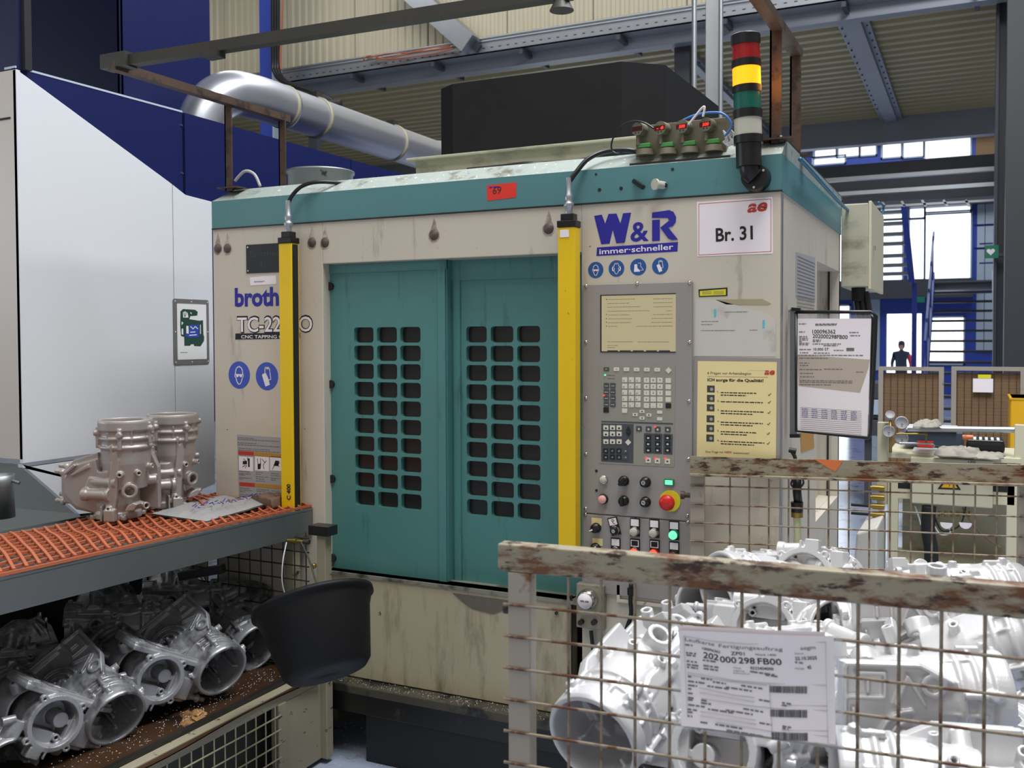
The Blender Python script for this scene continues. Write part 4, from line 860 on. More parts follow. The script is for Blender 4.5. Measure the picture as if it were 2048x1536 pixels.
# left column lettering
npz = thing('name_plate', 'black engraved plate with four screws, half behind the left light curtain', 'plate', (-2.03, 0, 1.9))
a0, a1, b0, b1 = F_(493,490)[0], F_(493,490)[0]+.19, F_(493,547)[1], F_(493,490)[1]
MB().fbox(FRONT, a0, a1, b0, b1, 0, .003).build('plate', M['black'], npz)
mb = MB(); mb.text(FRONT, 'Brother', a0+.02, b1-.05, .026, .0034, 'LEFT', .015, w=.15).text(FRONT, '31', a0+.068, b0+.017, .028, .0034, 'LEFT', .015); mb.build('engraving', mat('dark_engraving', (52,52,54), .5), npz)
for x, z in ((a0+.01,b1-.01),(a0+.01,b0+.01),(a1-.01,b1-.01),(a1-.01,b0+.01)): MB().disc(FRONT, x, z, .0035, .003, .005, 10).build('screw', M['chrome'], npz)
o = quad(FRONT, ((500,555),(552,551),(553,568),(501,571)), 'paper', mc, 'inventory_sticker', lab='small white inventory sticker'); mb = MB(); p, q = F_(509,565), F_(530,560); mb.smudge(FRONT, p[0], q[0], p[1]+.003, .002, .0016).smudge(FRONT, p[0], q[0]-.008, p[1], .002, .0016).build('fine_print', M['printgrey'], o)
a, ro, w = axis(FRONT, (470,612), (597,609)); MB().text(FRONT, 'brother', a[0], a[1], .074, .0008, 'LEFT', .035, w=w, rot=0).build('maker_name', M['blueprint'], mc, label='blue maker name, last letters behind the light curtain')
a, ro, w = axis(FRONT, (474,664), (624,664))
mb = MB(); mb.text(FRONT, 'TC-22A-O', a[0], a[1], .064, .0006, 'LEFT', .055, w=w+.006); mb.build('model_outline', M['print'], mc)
mb = MB(); mb.text(FRONT, 'TC-22A-O', a[0]+.002, a[1]+.001, .060, .0012, 'LEFT', .012, w=w); mb.build('model_lettering', M['paper'], mc, label='white model lettering with black outline')
quad(FRONT, ((471,667),(600,665),(600,677),(471,679)), 'print', mc, 'caption_bar'); a = F_(483,677); MB().text(FRONT, 'CNC TAPPING CENTER', a[0], a[1]+.0005, .0135, .0018, 'LEFT', .01, w=.295).build('caption', M['paper'], mc)
picto(478.5,750,.0555,'g','signblue','large round blue sign: wear eye protection, left of its pair'); picto(534,752.5,.056,'h','signblue','large round blue sign: wear gloves, beside the light curtain')
ws = thing('warning_sheet', 'grey multi-column safety sheet with red and ochre headings low on the left column', 'sign', (-2.1, -.001, 1.1))
wc = ((474,869),(600,878),(600,1012),(478,1003)); quad(FRONT, wc, 'printlight', ws, 'sheet', 0, .0006)
def sub(x, y): return F_(460+x/9.6, 850+y/9.6)
def qd(pts, m, name): return MB().prism([sub(*p) for p in pts][::-1], FRONT, .0006, .0011).build(name, M[m], ws)
qd([(162,495),(460,515),(460,590),(162,570)], 'aered', 'danger_heading'); qd([(185,1095),(480,1118),(480,1192),(185,1170)], 'aered', 'danger_heading')
qd([(470,517),(1300,575),(1300,655),(470,590)], 'ptint', 'caution_heading'); qd([(490,1120),(1300,1180),(1300,1260),(490,1192)], 'ptint', 'caution_heading')
for x in (175, 482, 772): qd([(x,600),(x+270,620),(x+272,890),(x,868)], 'paper', 'picture_field')
mb = MB()
for x0, x1, y in ((150,455,240),(150,960,270),(150,510,335),(150,960,372),(160,770,440),(160,960,475),(180,390,885),(180,400,925),(180,290,950),(185,430,1005),(185,240,1030),(500,640,905),(500,600,940),(500,730,985),(500,670,1025),(500,670,1065),(790,940,925),(790,960,965),(790,960,1015),(790,890,1050),(190,400,1205),(190,430,1240),(190,300,1270),(190,450,1325),(190,450,1360),(510,750,1230),(510,680,1265),(510,750,1320),(510,700,1350),(800,970,1260),(800,970,1300),(800,970,1350)):
    p, q = sub(x0, y+12), sub(x1, y+(x1-x0)*.06); mb.smudge(FRONT, p[0], q[0], p[1], .0035, .0009)
mb.build('text_lines', M['printgrey'], ws, kind='stuff')
mb = MB()
mb.prism([sub(*p) for p in ((250,690),(330,690),(330,755),(250,755))][::-1], FRONT, .0011, .0015).prism([sub(*p) for p in ((350,640),(382,640),(382,805),(352,805))][::-1], FRONT, .0011, .0015)
for p, q in (((265,650),(310,690)),((340,620),(345,680)),((245,805),(300,770)),((295,820),(325,775)),((530,640),(545,770)),((590,635),(590,770)),((620,655),(670,720)),((700,685),(640,770)),((640,770),(660,845)),((820,850),(870,740)),((870,700),(950,800)),((900,780),(960,720))): mb.stroke(FRONT, [sub(*p), sub(*q)], .0025, .0011, .0015)
mb.prism([sub(*p) for p in ((535,750),(600,735),(590,845),(535,850))][::-1], FRONT, .0011, .0015); mb.prism([sub(*p) for p in ((840,780),(880,680),(950,690),(930,790))][::-1], FRONT, .0011, .0015); mb.build('pictograms', M['print'], ws)
# red sticker on band
rs = quad(FRONT, ((975,371),(1034,365),(1033,395),(976,402)), 'red', mc, 'red_sticker', .004, .0052, 'red sticker with handwritten number on the teal band')
a = F_(987,390); MB().text(FRONT, '69', a[0], a[1]+.002, .026, .0058, 'LEFT', -.004, shear=.1).build('handwriting', M['print'], rs); p, q = F_(980,377), F_(1002,373); MB().smudge(FRONT, p[0], q[0], p[1], .005, .0058).build('stamp', M['blueprint'], rs)
# papers right of the control panel
yl = quad(FRONT, ((1397,579),(1455,575),(1455,592),(1398,594)), 'print', mc, 'laser_label', lab='small yellow label with black border'); quad(FRONT, ((1400,582),(1452,578),(1452,590),(1400,592)), 'lime', yl, 'label_field', .0012, .0018)
mb = MB()
for u0, u1 in ((1405,1424),(1428,1448)):
    for v in (583.5, 586, 588.5): p, q = F_(u0, v), F_(u1, v); mb.smudge(FRONT, p[0], q[0], p[1], .0015, .0021)
mb.build('fine_print', M['printgrey'], yl)
of = quad(FRONT, ((1390,598),(1430,599),(1476,611),(1538,630),(1552,647),(1552,713),(1389,712)), 'paperold', mc, 'old_label', lab='stained torn white label above the yellow poster')
quad(FRONT, ((1430,599),(1525,598),(1542,607),(1535,610),(1453,609)), 'ptint2' if 'ptint2' in M else M.setdefault('ptint2', mat('glue_residue', (170,160,128), .7)) and 'ptint2', mc, 'glue_residue')
mb = MB()
for u0, u1, v in ((1448,1495,625),(1403,1438,644),(1403,1426,650),(1402,1432,662),(1432,1470,662),(1500,1515,661)): p, q = F_(u0, v), F_(u1, v); mb.smudge(FRONT, p[0], q[0], p[1], .0022, .0016)
mb.build('faded_text', M['printgrey'], of, kind='stuff')
for u, v in ((1430,626),(1527,648)): p = F_(u, v); MB().fbox(FRONT, p[0]-.003, p[0]+.004, p[1]-.013, p[1]+.012, .0012, .0016).build('ink_mark', M['cyan'], of)
# yellowed poster in grey frame
po = thing('poster', 'yellowed poster of six numbered questions in a grey frame right of the keypad', 'poster', (-.14, -.002, 1.35))
quad(FRONT, ((1388,713),(1561,717),(1560,925),(1386,915)), 'panelgrey', po, 'frame', 0, .0025); quad(FRONT, ((1396,722),(1554,724),(1552,925),(1394,915)), 'yelpaper', po, 'sheet', .0025, .0032)
def PQ(x, y): return FRONT.px(1350+x/3.413, 700+y/3.413, .0032)
def ptxt(s, x, y, x1, h, m='print', bold=.0, mbx=None, y1=None):
    p, q = PQ(x, y), PQ(x1, y1 if y1 is not None else y); mb = mbx or MB(); mb.text(FRONT, s, p[0], p[1], h, .0036, 'LEFT', bold, w=math.hypot(q[0]-p[0], q[1]-p[1]), rot=math.atan2(q[1]-p[1], q[0]-p[0]))
    if mbx is None: mb.build('lettering', M[m], po)
mb = MB(); ptxt('6 Fragen vor Arbeitsbeginn', 222, 165, 520, .0085, mbx=mb, y1=170); ptxt('ICH', 222, 213, 270, .0095, mbx=mb, bold=.03); ptxt('sorge für die Qualität!', 280, 214, 604, .0095, mbx=mb, bold=.03, y1=219)
ptxt('Eine Frage mit', 210, 700, 330, .0065, mbx=mb, y1=704); ptxt('beantwortet?', 400, 708, 508, .0065, mbx=mb, y1=712)
for i, y in enumerate((290, 352, 415, 492, 556, 622)):
    ptxt('%d.' % (i+1), 288, y, 304, .0055, mbx=mb, y1=y+1)
    for k in range(2 if i != 1 else 1): p, q = PQ(312, y+4+k*17), PQ((555,600,605,600,560,610)[i]-k*70, y+16+k*17); mb.smudge(FRONT, p[0], q[0], p[1], .0032, .0036)
mb.stroke(FRONT, [PQ(222,180), PQ(632,186)], .0006, .0032, .0036); mb.build('lettering', M['print'], po, kind='stuff')
ptxt('NEIN', 340, 704, 385, .0065, 'aered', .02)
for i, y in enumerate((266, 330, 394, 470, 535, 601)):
    p, q = PQ(219-i, y+23), PQ(271-i, y-23); g = MB().fbox(FRONT, p[0], q[0], p[1], q[1], .0032, .0037).build('thumbnail', mat('dark_thumbnail', (70,66,58), .6) if i == 0 else thumb_m, po)
    if i == 0: thumb_m = g.data.materials[0]
    c = PQ(250-i, y+2); MB().disc(FRONT, c[0], c[1], .0052, .0037, .004, 14).build('thumbnail_spot', M['printlight'], g)
mb = MB()
for x, y in ((645,306),(644,358),(642,428),(640,505),(637,572),(637,638)): mb.stroke(FRONT, [PQ(x-9,y), PQ(x-3,y+6), PQ(x+9,y-9)], .0018, .0032, .0037)
mb.build('check_marks', M['pictodark'], po); ae(FRONT, 1529, 749, .032, po, .0038)
p, q = PQ(505,138), PQ(650,97); MB().fbox(FRONT, p[0], q[0], p[1], q[1], .0032, .0038).build('small_label', M['yelpaper'], po)

# document holder swung out from the side
HF = Fr(hy(1582, 745, .10), Vector((1, .02, 0)), (0, 0, 1)); HF.o.z = 0
dh = thing('document_holder', 'black framed wall document holder with a white work sheet, swung out from the machine side', 'document holder', tuple(HF.o+Vector((0,0,1.3))))
def hq(pts, m, name, d0, d1, lab=None): return MB().prism([HF.px(*p) for p in pts][::-1], HF, d0, d1).build(name, M[m], dh, label=lab)
oc = [(1592,624),(1742,624),(1752,632),(1750,690),(1741,870),(1736,876),(1592,862)]
hq([(1595,629),(1742,629),(1738,868),(1595,858)], 'film', 'pocket', -.004, -.002)
pts = [HF.px(*p) for p in oc]+[HF.px(*oc[0])]; MB().tube([HF.p(x, y, 0) for x, y in pts], .0055, 8).build('wire_frame', M['black'], dh)
pts = [HF.px(*p) for p in ((1740,628),(1747,640),(1744,700),(1740,860))]; MB().tube([HF.p(x, y, -.02) for x, y in pts], .006, 8).build('rear_frame', M['black'], dh, label='second black frame behind')
hq([(1580,618),(1592,620),(1592,868),(1580,868)], 'sheet', 'hinge_rail', -.02, .004); hq([(1583,615),(1600,616),(1600,622),(1583,622)], 'black', 'rail_cap', -.02, .008); hq([(1580,868),(1600,868),(1600,875),(1580,875)], 'black', 'rail_cap', -.02, .008)
MB().bar(HF.p(*HF.px(1600,621), -.01), Vector((.0, .16, HF.px(1600,621)[1])), .02, .006).build('bracket_arm', M['steel'], dh)
def H(x, y): return HF.px(1560+x/5.12, 600+y/5.12)
sh = MB().prism([H(*p) for p in ((155,190),(935,190),(895,1400),(180,1335))][::-1], HF, 0, .001).build('work_sheet', M['paper'], dh)
MB().prism([H(*p) for p in ((180,560),(920,610),(905,700),(820,950),(190,880))][::-1], HF, .001, .0013).build('stained_foil', mat('stained_foil', (190,176,162), .4), sh, label='stained tape strip across the sheet')
mb = MB()
def ht(s, x, y, x1, h, b=0., y1=None): p, q = H(x, y), H(x1, y if y1 is None else y1); mb.text(HF, s, p[0], p[1], h, .0016, 'LEFT', b, w=abs(q[0]-p[0]), rot=math.atan2(q[1]-p[1], q[0]-p[0]))
ht('100096362', 332, 343, 568, .0125, .01); ht('202000298FB00', 334, 388, 692, .0125, .01, 400); ht('10.000 ST', 342, 517, 500, .0085, .01); mb.build('order_number', M['print'], sh)
mb = MB()
for x0, x1, y in ((195,270,250),(362,585,262),(362,585,252),(195,255,332),(710,805,338),(720,820,370),(197,290,380),(197,290,397),(197,295,414),(197,235,430),(197,300,447),(197,290,462),(335,430,415),(335,415,430),(335,625,455),(445,590,472),(200,320,512),(550,650,520),(205,290,545),(345,510,548),(190,850,570),(200,490,600),(200,300,650),(205,290,675),(200,440,715),(450,640,712),(780,850,742),(205,340,755),(205,350,790),(205,740,828),(205,740,845),(205,530,870)):
    p, q = H(x0, y), H(x1, y+(x1-x0)*.035); mb.smudge(HF, p[0], q[0], p[1], .0030, .0017)
for k in range(13): y = 1098+k*20; p, q = H(212, y), H(835, y+40+k*0); mb.stroke(HF, [p, q], .0006, .001, .0016)
mb.build('form_print', M['printgrey'], sh, kind='stuff'); mb = MB()
for k in range(5):
    for j in range(6): p, q = H(225+j*100, 1118+k*20+j*6), H(285+j*100, 1112+k*20+j*6); mb.smudge(HF, p[0], q[0], p[1], .0020, .0018)
mb.build('blue_entries', mat('blue_ink', (96,98,150), .6), sh)
p, q = H(680,522), H(760,490); MB().fbox(HF, p[0], q[0], p[1], q[1], .001, .0016).build('code_block', M['mid'], sh)
# air gun hanging beside it
ag = thing('air_gun', 'black blow gun hanging nose down on its hose at the machine corner', 'air gun', tuple(hy(1593, 960, .05)))
W = lambda u, v, y=.03: hy(u, v, y)
MB().tube(bez([W(1584,903),W(1590,915),W(1591,930)]), .006).build('hook', M['darkbar'], ag); MB().cyl(W(1578,900), W(1592,902), .008, n=8).build('hook_nut', M['darkbar'], ag)
MB().tube([W(1594,955),W(1594,985),W(1597,1008)], .0135, 14).cyl(W(1594,940), W(1594,958), .011, .0135).build('grip', M['black'], ag); MB().cyl(W(1594,1004), W(1594,1024), .019, .018).build('collar', M['black'], ag)
MB().tube(bez([W(1586,958),W(1582,968),W(1587,975)]), .003).tube(bez([W(1604,955),W(1607,966),W(1601,975)]), .003).build('trigger', M['darkbar'], ag)
MB().cyl(W(1594,1024), W(1594,1034), .018).build('coupling', M['brass'], ag); MB().tube(bez([W(1594,1034),W(1595,1070),W(1594,1110),W(1592,1200)]), .0115, 14).build('hose', M['clear'], ag, label='pale ribbed hose')

# ------------------------------------------------------------------ big white and blue machine on the left
xw = -2.75
WF = Fr((xw, 0, 0), (0, 1, 0), (0, 0, 1))
wm = thing('white_machine', 'large white machine enclosure with sloping top and blue upper panels at the left edge', 'machine', (-3.4, 0, 0))
yn = -.522
sil = [(yn,1.121),(.26,1.123),(.26,2.30),(yn,2.625)]
MB().prism(sil, WF, -.02, 0).build('side_panel', M['whitem'], wm, bevel=.002, label='big white side panel with sloping top')
MB().prism([(.264,.86),(.51,.90),(.51,2.252),(.342,2.262),(.264,2.298)], WF, -.02, 0).build('side_panel', M['whitem'], wm, bevel=.002, label='narrow white side panel carrying the framed picture')
MB().box((-4.6, yn, 1.135), (xw-.002, yn+.02, 2.625)).build('front_panel', M['greym'], wm, bevel=.002, label='warm grey front panel')
q = hy(0, 237, yn); MB().box((-4.6, yn-.002, q.z-.008), (hy(21,237,yn).x, yn+.001, q.z)).build('panel_slot', M['blackm'], wm)
MB().box((-4.6, yn+.02, 1.14), (xw-.022, .50, 2.24)).build('core', M['blackm'], wm)
MB().prism([WF.px(46,929), WF.px(160,1028), (.262,.84), (.262,1.108), (-.52,1.104)], WF, -.03, -.004).build('lower_panel', M['whitem'], wm)
p, q = WF.px(46,929), WF.px(160,1028)
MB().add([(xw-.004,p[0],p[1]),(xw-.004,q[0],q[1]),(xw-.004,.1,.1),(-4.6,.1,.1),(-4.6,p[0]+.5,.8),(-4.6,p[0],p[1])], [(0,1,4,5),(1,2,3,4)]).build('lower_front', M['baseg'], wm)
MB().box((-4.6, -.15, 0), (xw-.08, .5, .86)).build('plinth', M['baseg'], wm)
BT = Fr((xw-.012, 0, 0), (0,1,0), (0,0,1))
MB().prism([(yn+.004,2.632),(.338,2.64),(.338,2.262)], BT, -.02, 0).build('blue_panel', M['blue'], wm, label='triangular blue panel above the slope')
MB().prism([(yn+.004,2.632),(yn+.004,2.640),(.338,2.648),(.338,2.640)], BT, -.06, .002).build('edge_profile', M['palepanel'], wm)
MB().prism([(.352,1.2),(1.66,1.2),(1.66,2.642),(.352,2.642)], BT, -.02, .002).build('blue_panel', M['blue'], wm, label='long blue panel running back behind the teal machine')
MB().prism([(1.67,1.2),(3.3,1.2),(3.3,2.642),(1.67,2.642)], BT, -.02, .0).build('blue_panel', M['blue'], wm, label='far blue panel running back')
MB().box((-4.6, .36, 1.2), (xw-.04, 3.3, 2.2)).build('rear_body', M['blue'], wm)
for z in (2.36, 2.58): a = BT.p(.332, z, 0); MB().cyl(a, a+Vector((.006,0,0)), .005, n=8).build('rivet', M['chrome'], wm)
tw = thing('blue_tower', 'tall navy blue sheet metal tower rising above the white machine', 'tower', (-4.2, 1, 2.6))
ty0 = hx(240, 100, -3.6).y; ty1 = hx(420, 100, -3.6).y; xl = hy(46, 100, ty0).x
MB().box((xl, ty0, 2.2), (-3.6, ty0+.02, 6)).build('front_sheet', M['bluedark'], tw, label='darker front sheet of the tower')
MB().box((-3.62, ty0+.0, 2.2), (-3.6, ty1, 6)).build('side_sheet', M['blue'], tw, label='lighter side sheet of the tower')
MB().box((xl, ty0+.03, 2.2), (-3.63, ty1-.01, 6)).build('core', M['bluedark'], tw)
MB().box((-3.602, ty0-.004, 2.2), (-3.596, ty0+.002, 6)).build('corner_seam', M['blue'], tw)
xb_ = hy(28, 60, yn).x; MB().box((-4.8, yn+.01, 2.63), (xb_, yn+.04, 6)).build('left_sheet', M['bluedark'], tw, label='nearer blue sheet at the left edge'); MB().box((xb_, yn+.03, 2.63), (xb_+.02, yn+.06, 6)).build('seal_strip', M['blackm'], tw)
# framed picture
fp_ = thing('framed_picture', 'grey framed print of a green and blue pump drawing on the narrow white panel', 'picture', (xw, .36, 1.48))
cr = [WF.px(345,597), WF.px(416,600), WF.px(417,727), WF.px(347,730)]
y0_, y1_, z0_, z1_ = cr[0][0], cr[1][0], cr[2][1], cr[0][1]
MB().prism(rrect(y0_, y1_, z0_, z1_, .01), WF, 0, .004).build('frame', M['mid'], fp_)
MB().prism(rrect(y0_+.022, y1_-.018, z0_+.022, z1_-.022, .004), WF, .004, .0052).build('print', M['white'], fp_)
for yy in (y0_+.011, (y0_+y1_)/2, y1_-.008):
    for zz in (z0_+.011, (z0_+z1_)/2, z1_-.011):
        if yy == (y0_+y1_)/2 and zz == (z0_+z1_)/2: continue
        MB().disc(WF, yy, zz, .003, .004, .0055, 8).build('screw', M['white'], fp_)
def T(x, y): return WF.px(330+x/9.6, 580+y/9.6)
mb = MB(); e0, e1 = .0052, .0058
mb.holes(WF, [T(*p) for p in ((280,410),(330,365),(560,380),(610,420),(600,490),(470,500),(450,560),(640,590),(712,580),(720,860),(735,900),(730,980),(665,1080),(545,1075),(535,1040),(480,1040),(465,1070),(355,1070),(350,900),(290,880),(275,700))][::-1],
         [[T(*p) for p in ((325,430),(370,405),(420,440),(435,530),(330,530))], [T(*p) for p in ((300,600),(340,630),(300,680))], [T(*p) for p in ((300,740),(335,740),(335,860),(300,850))], [T(*p) for p in ((455,430),(495,430),(495,470))]], e0, e1)
for x, y in ((340,440),(370,425),(400,440)): mb.stroke(WF, [T(365,520), T(x,y)], .002, e0, e1)
mb.build('drawing', M['pictodark'], fp_, label='dark green machine drawing')
MB().prism([T(*p) for p in ((450,670),(625,665),(640,900),(470,920),(370,890),(372,840),(440,830))][::-1], WF, e1, e1+.0004).build('drawing', M['facblue'], fp_, label='blue middle of the drawing')
mb = MB(); mb.prism([T(*p) for p in ((390,690),(430,690),(435,840),(390,830))][::-1], WF, e1, e1+.0007)
for p in (((470,700),(520,750),(560,700),(610,745)), ((470,810),(560,805)), ((450,870),(590,860)), ((660,670),(662,840))): mb.stroke(WF, [T(*q) for q in p], .004, e1, e1+.0008)
mb.build('drawing', M['paper'], fp_, label='white details of the drawing')
p, q = T(280,1205), T(415,1200); MB().smudge(WF, p[0], q[0], p[1], .0028, e1).build('caption', M['printgrey'], fp_)
# ------------------------------------------------------------------ castings: one die-cast pump housing, copied
def annulus(mb, p, d, r0, r1, L, n=20):
    mb.lathe([(r0,0),(r1,0),(r1,L),(r0,L)], p, d, n, closed=True)
cm = MB(); ox = -.03
cm.lathe([(.061,.0),(.075,.0),(.075,.020),(.070,.026),(.071,.045),(.069,.06),(.070,.16),(.056,.16),(.054,.092),(.0005,.090),(.0005,.078),(.057,.074),(.059,.02)][::-1], (ox,0,0), (0,0,1), 48, closed=True)
cm.lathe([(.066,.10),(.072,.15),(.078,.185),(.0785,.232),(.0855,.236),(.0855,.243),(.0795,.247),(.0795,.262),(.086,.266),(.086,.272),(.081,.276),(.081,.292),(.088,.296),(.088,.322),(.085,.330),(.0775,.330),(.0755,.322),(.0745,.212),(.066,.200),(.060,.10)][::-1], (0,0,0), (0,0,1), 56, closed=True)
XZ = Fr((0,0,0), (1,0,0), (0,0,1))     # n = -y
cm.prism([(-.075,.015),(-.155,.03),(-.205,.075),(-.205,.150),(-.160,.196),(-.075,.222),(-.068,.15)], XZ, -.02, .045)
cm.prism([(-.078,.02),(-.150,.04),(-.19,.085),(-.188,.14),(-.15,.18),(-.078,.20),(-.068,.15)], XZ, -.04, .055)
cm.prism([(-.10,.185),(-.165,.150),(-.160,.142),(-.095,.172)], XZ, .05, .062)
cm.prism([(-.185,.155),(-.150,.185),(-.140,.18),(-.178,.148)], XZ, .05, .066)
for z, y in ((.168,-.01),(.152,-.035),(.072,-.01),(.055,-.035)):
    cm.cyl((-.17,y,z), (-.232,y,z+.004), .0085, .0075); cm.cyl((-.20,y,z), (-.208,y,z), .013)
cm.cyl((-.118,-.066,.085), (-.02,-.075,.085), .017, n=24); annulus(cm, (-.03,-.0745,.085), (1,-.09,0), .010, .022, .014); cm.cyl((-.118,-.066,.085), (-.100,-.066,.085), .022)
cm.cyl((-.10,-.05,.125), (-.0,-.072,.125), .013); annulus(cm, (-.006,-.071,.125), (1,-.25,0), .006, .016, .012)
cm.prism([(-.12,.085),(-.1,.14),(-.03,.135),(-.03,.08)], XZ, .05, .064)
annulus(cm, (.036,-.045,.098), (.45,-1,0), .015, .025, .032, 28); annulus(cm, (.058,-.02,.045), (.9,-.5,0), .007, .0125, .036)
annulus(cm, (.015,-.055,.152), (.2,-1,.0), .0045, .0105, .034); annulus(cm, (-.02,-.06,.040), (.1,-1,0), .004, .0105, .034)
annulus(cm, (.052,-.035,.155), (.8,-.8,0), .0045, .010, .032); annulus(cm, (.05,.035,.12), (.8,.8,0), .009, .017, .034); annulus(cm, (.06,0,.17), (1,0,.1), .0045, .0105, .034)
for ang, z in ((-75,.283),(-5,.300),(70,.288),(150,.294),(215,.288)):
    c, s = math.cos(R(ang)), math.sin(R(ang))
    cm.cyl((c*.080,s*.080,z), (c*.101,s*.101,z), .0115, .0095); cm.cyl((c*.088,s*.088,z-.05), (c*.088,s*.088,z+.02), .0065)
for ang, z0, z1 in ((-95,.15,.25),(-50,.17,.30),(20,.16,.27),(95,.16,.28),(180,.2,.30),(255,.18,.29)):
    c, s = math.cos(R(ang)), math.sin(R(ang)); t = (-s*.003, c*.003)
    cm.hexa([(c*.06-t[0],s*.06-t[1],z0),(c*.074-t[0],s*.074-t[1],z0),(c*.074+t[0],s*.074+t[1],z0),(c*.06+t[0],s*.06+t[1],z0),(c*.06-t[0],s*.06-t[1],z1),(c*.087-t[0],s*.087-t[1],z1),(c*.087+t[0],s*.087+t[1],z1),(c*.06+t[0],s*.06+t[1],z1)])
cm.prism([(-.035,.02),(.0,.02),(.018,.20),(.006,.24),(-.01,.19)], XZ, .062, .082)
cm.box((-.03,-.098,0), (.005,-.07,.038)); cm.box((-.045,-.092,.0), (-.038,-.06,.05))
cm.prism([(.03,.03),(.062,.035),(.075,.055),(.06,.06),(.04,.05)], XZ, .02, .075)
for a in (40, 130, 220, 310):
    c, s = math.cos(R(a)), math.sin(R(a)); annulus(cm, (ox+c*.079, s*.079, 0), (0,0,1), .004, .0110, .014, 14)
# inside of the flange end: boss and web
cm.cyl((ox-.02,.01,.085), (ox-.02,.01,.022), .021); cm.box((ox-.025,-.055,.03), (ox+.045,-.025,.085)); annulus(cm, (ox-.03,-.035,.085), (0,0,-1), .005, .010, .065)
# machined gasket face with channels on the rear side (+y)
RG = Fr((0,.062,0), (-1,0,0), (0,0,1))
cm.prism([(-.085,.02),(.15,.02),(.2,.06),(.2,.15),(.12,.2),(.03,.23),(-.05,.23),(-.085,.16)], RG, -.004, .010)
def arc(cx, cz, r, a0, a1, n=10): return [(cx+r*math.cos(R(a0+(a1-a0)*i/n)), cz+r*math.sin(R(a0+(a1-a0)*i/n))) for i in range(n+1)]
for r_ in (.022, .040, .058): cm.stroke(RG, arc(.06, .15, r_, 180, 360), .006, .005, .019)
for pts in ([(-.08,.03),(-.08,.16),(-.05,.22)], [(.145,.035),(.19,.065),(.19,.14)], [(-.065,.05),(-.065,.10),(-.02,.10),(-.02,.03)], [(-.05,.07),(-.03,.07)], [(-.075,.03),(.14,.03)], [(.0,.045),(.08,.045),(.12,.075),(.17,.075)], [(.12,.19),(.18,.15)], [(-.01,.17),(-.06,.14),(-.01,.12)]):
    cm.stroke(RG, pts, .006, .005, .019)
annulus(cm, RG.p(-.045,.185,.0), RG.n, .013, .022, .020, 26); annulus(cm, RG.p(.155,.11,.0), RG.n, .006, .013, .020)
cm.lathe([(.009,0),(.008,.03),(.001,.036)], RG.p(.06,.15,0), RG.n, 16)
me0 = cm.mesh('casting_raw'); bm = bmesh.new(); bm.from_mesh(me0); bmesh.ops.remove_doubles(bm, verts=bm.verts, dist=1e-6); bmesh.ops.recalc_face_normals(bm, faces=bm.faces); bm.to_mesh(me0); bm.free()
o0 = bpy.data.objects.new('tmp', me0); col.objects.link(o0)
md = o0.modifiers.new('r', 'REMESH'); md.mode = 'VOXEL'; md.voxel_size = .0023; md.use_smooth_shade = True
sm_ = o0.modifiers.new('s', 'SMOOTH'); sm_.iterations = 2; sm_.factor = .5
dg_ = bpy.context.evaluated_depsgraph_get(); me1 = bpy.data.meshes.new_from_object(o0.evaluated_get(dg_)); bpy.data.objects.remove(o0)
print('casting faces', len(me1.polygons))
CM = {}
for k in ('silver', 'warm', 'oily'):
    m_ = me1.copy(); m_.name = 'pump_housing'; m_.materials.clear(); m_.materials.append(M[k]); CM[k] = m_
SC = 1.08
def casting(kind, opening, axis, face, label, group, end='top', wing=None):
    z = Vector(axis).normalized()
    if wing is not None: w_ = Vector(wing); x = -(w_-z*w_.dot(z)).normalized(); y = z.cross(x)
    else: f_ = Vector(face); y = -(f_-z*f_.dot(z)).normalized(); x = y.cross(z)
    o = bpy.data.objects.new('pump_housing', CM[kind]); col.objects.link(o)
    m = Matrix((x, y, z)).transposed().to_4x4(); off = Vector(opening) - (z*(.33*SC) if end == 'top' else x*(ox*SC))
    m.translation = off; o.matrix_world = m @ Matrix.Scale(SC, 4); tag(o, label, 'casting', group); return o
tocam = lambda p: (CAM-Vector(p)).normalized()
UP = Vector((0,0,1))

# ------------------------------------------------------------------ tray table with the orange grid mat, left
ZT = .94
A_, B_ = hz(0, 1155, ZT), hz(625, 1015, ZT)
u_ = (B_-A_).normalized(); E0 = A_ - u_*1.0; E1 = B_ + u_*.0
TB = Fr(E0, u_, (-u_.y, u_.x, 0)); LT = (E1-E0).length; WT = .62    # local: a along the table, b across to the left, n up
TB.n = Vector((0,0,1))
tt = thing('work_table', 'narrow sheet-steel work table with a deep front apron, reaching to the teal machine', 'table', tuple(TB.p(LT/2, WT/2, -ZT)))
MB().fbox(TB, 0, LT, 0, .003, -.105, .0).build('apron', M['sheet'], tt, bevel=.001, label='deep front apron of the tray')
MB().fbox(TB, 0, LT, .0, WT, -.012, -.009).fbox(TB, LT-.003, LT, 0, WT, -.08, 0).fbox(TB, 0, LT, WT-.003, WT, -.08, .0).build('tray', M['sheet'], tt)
for a in (.25, LT-.06):
    for b in (.05, WT-.05): MB().fbox(TB, a-.02, a+.02, b-.02, b+.02, -ZT, -.012).build('leg', M['cagecream'], tt)
gm = MB(); na = int(LT/.040); nb_ = 10; rw = random.Random(5)
def wav(a, b):
    return TB.p(a, .008+b, -.001+.010+.010*math.sin(a*5.1+b*7)*min(1, b*6)*.7+ (.006*math.sin(a*17+1.3)*math.sin(b*11)))
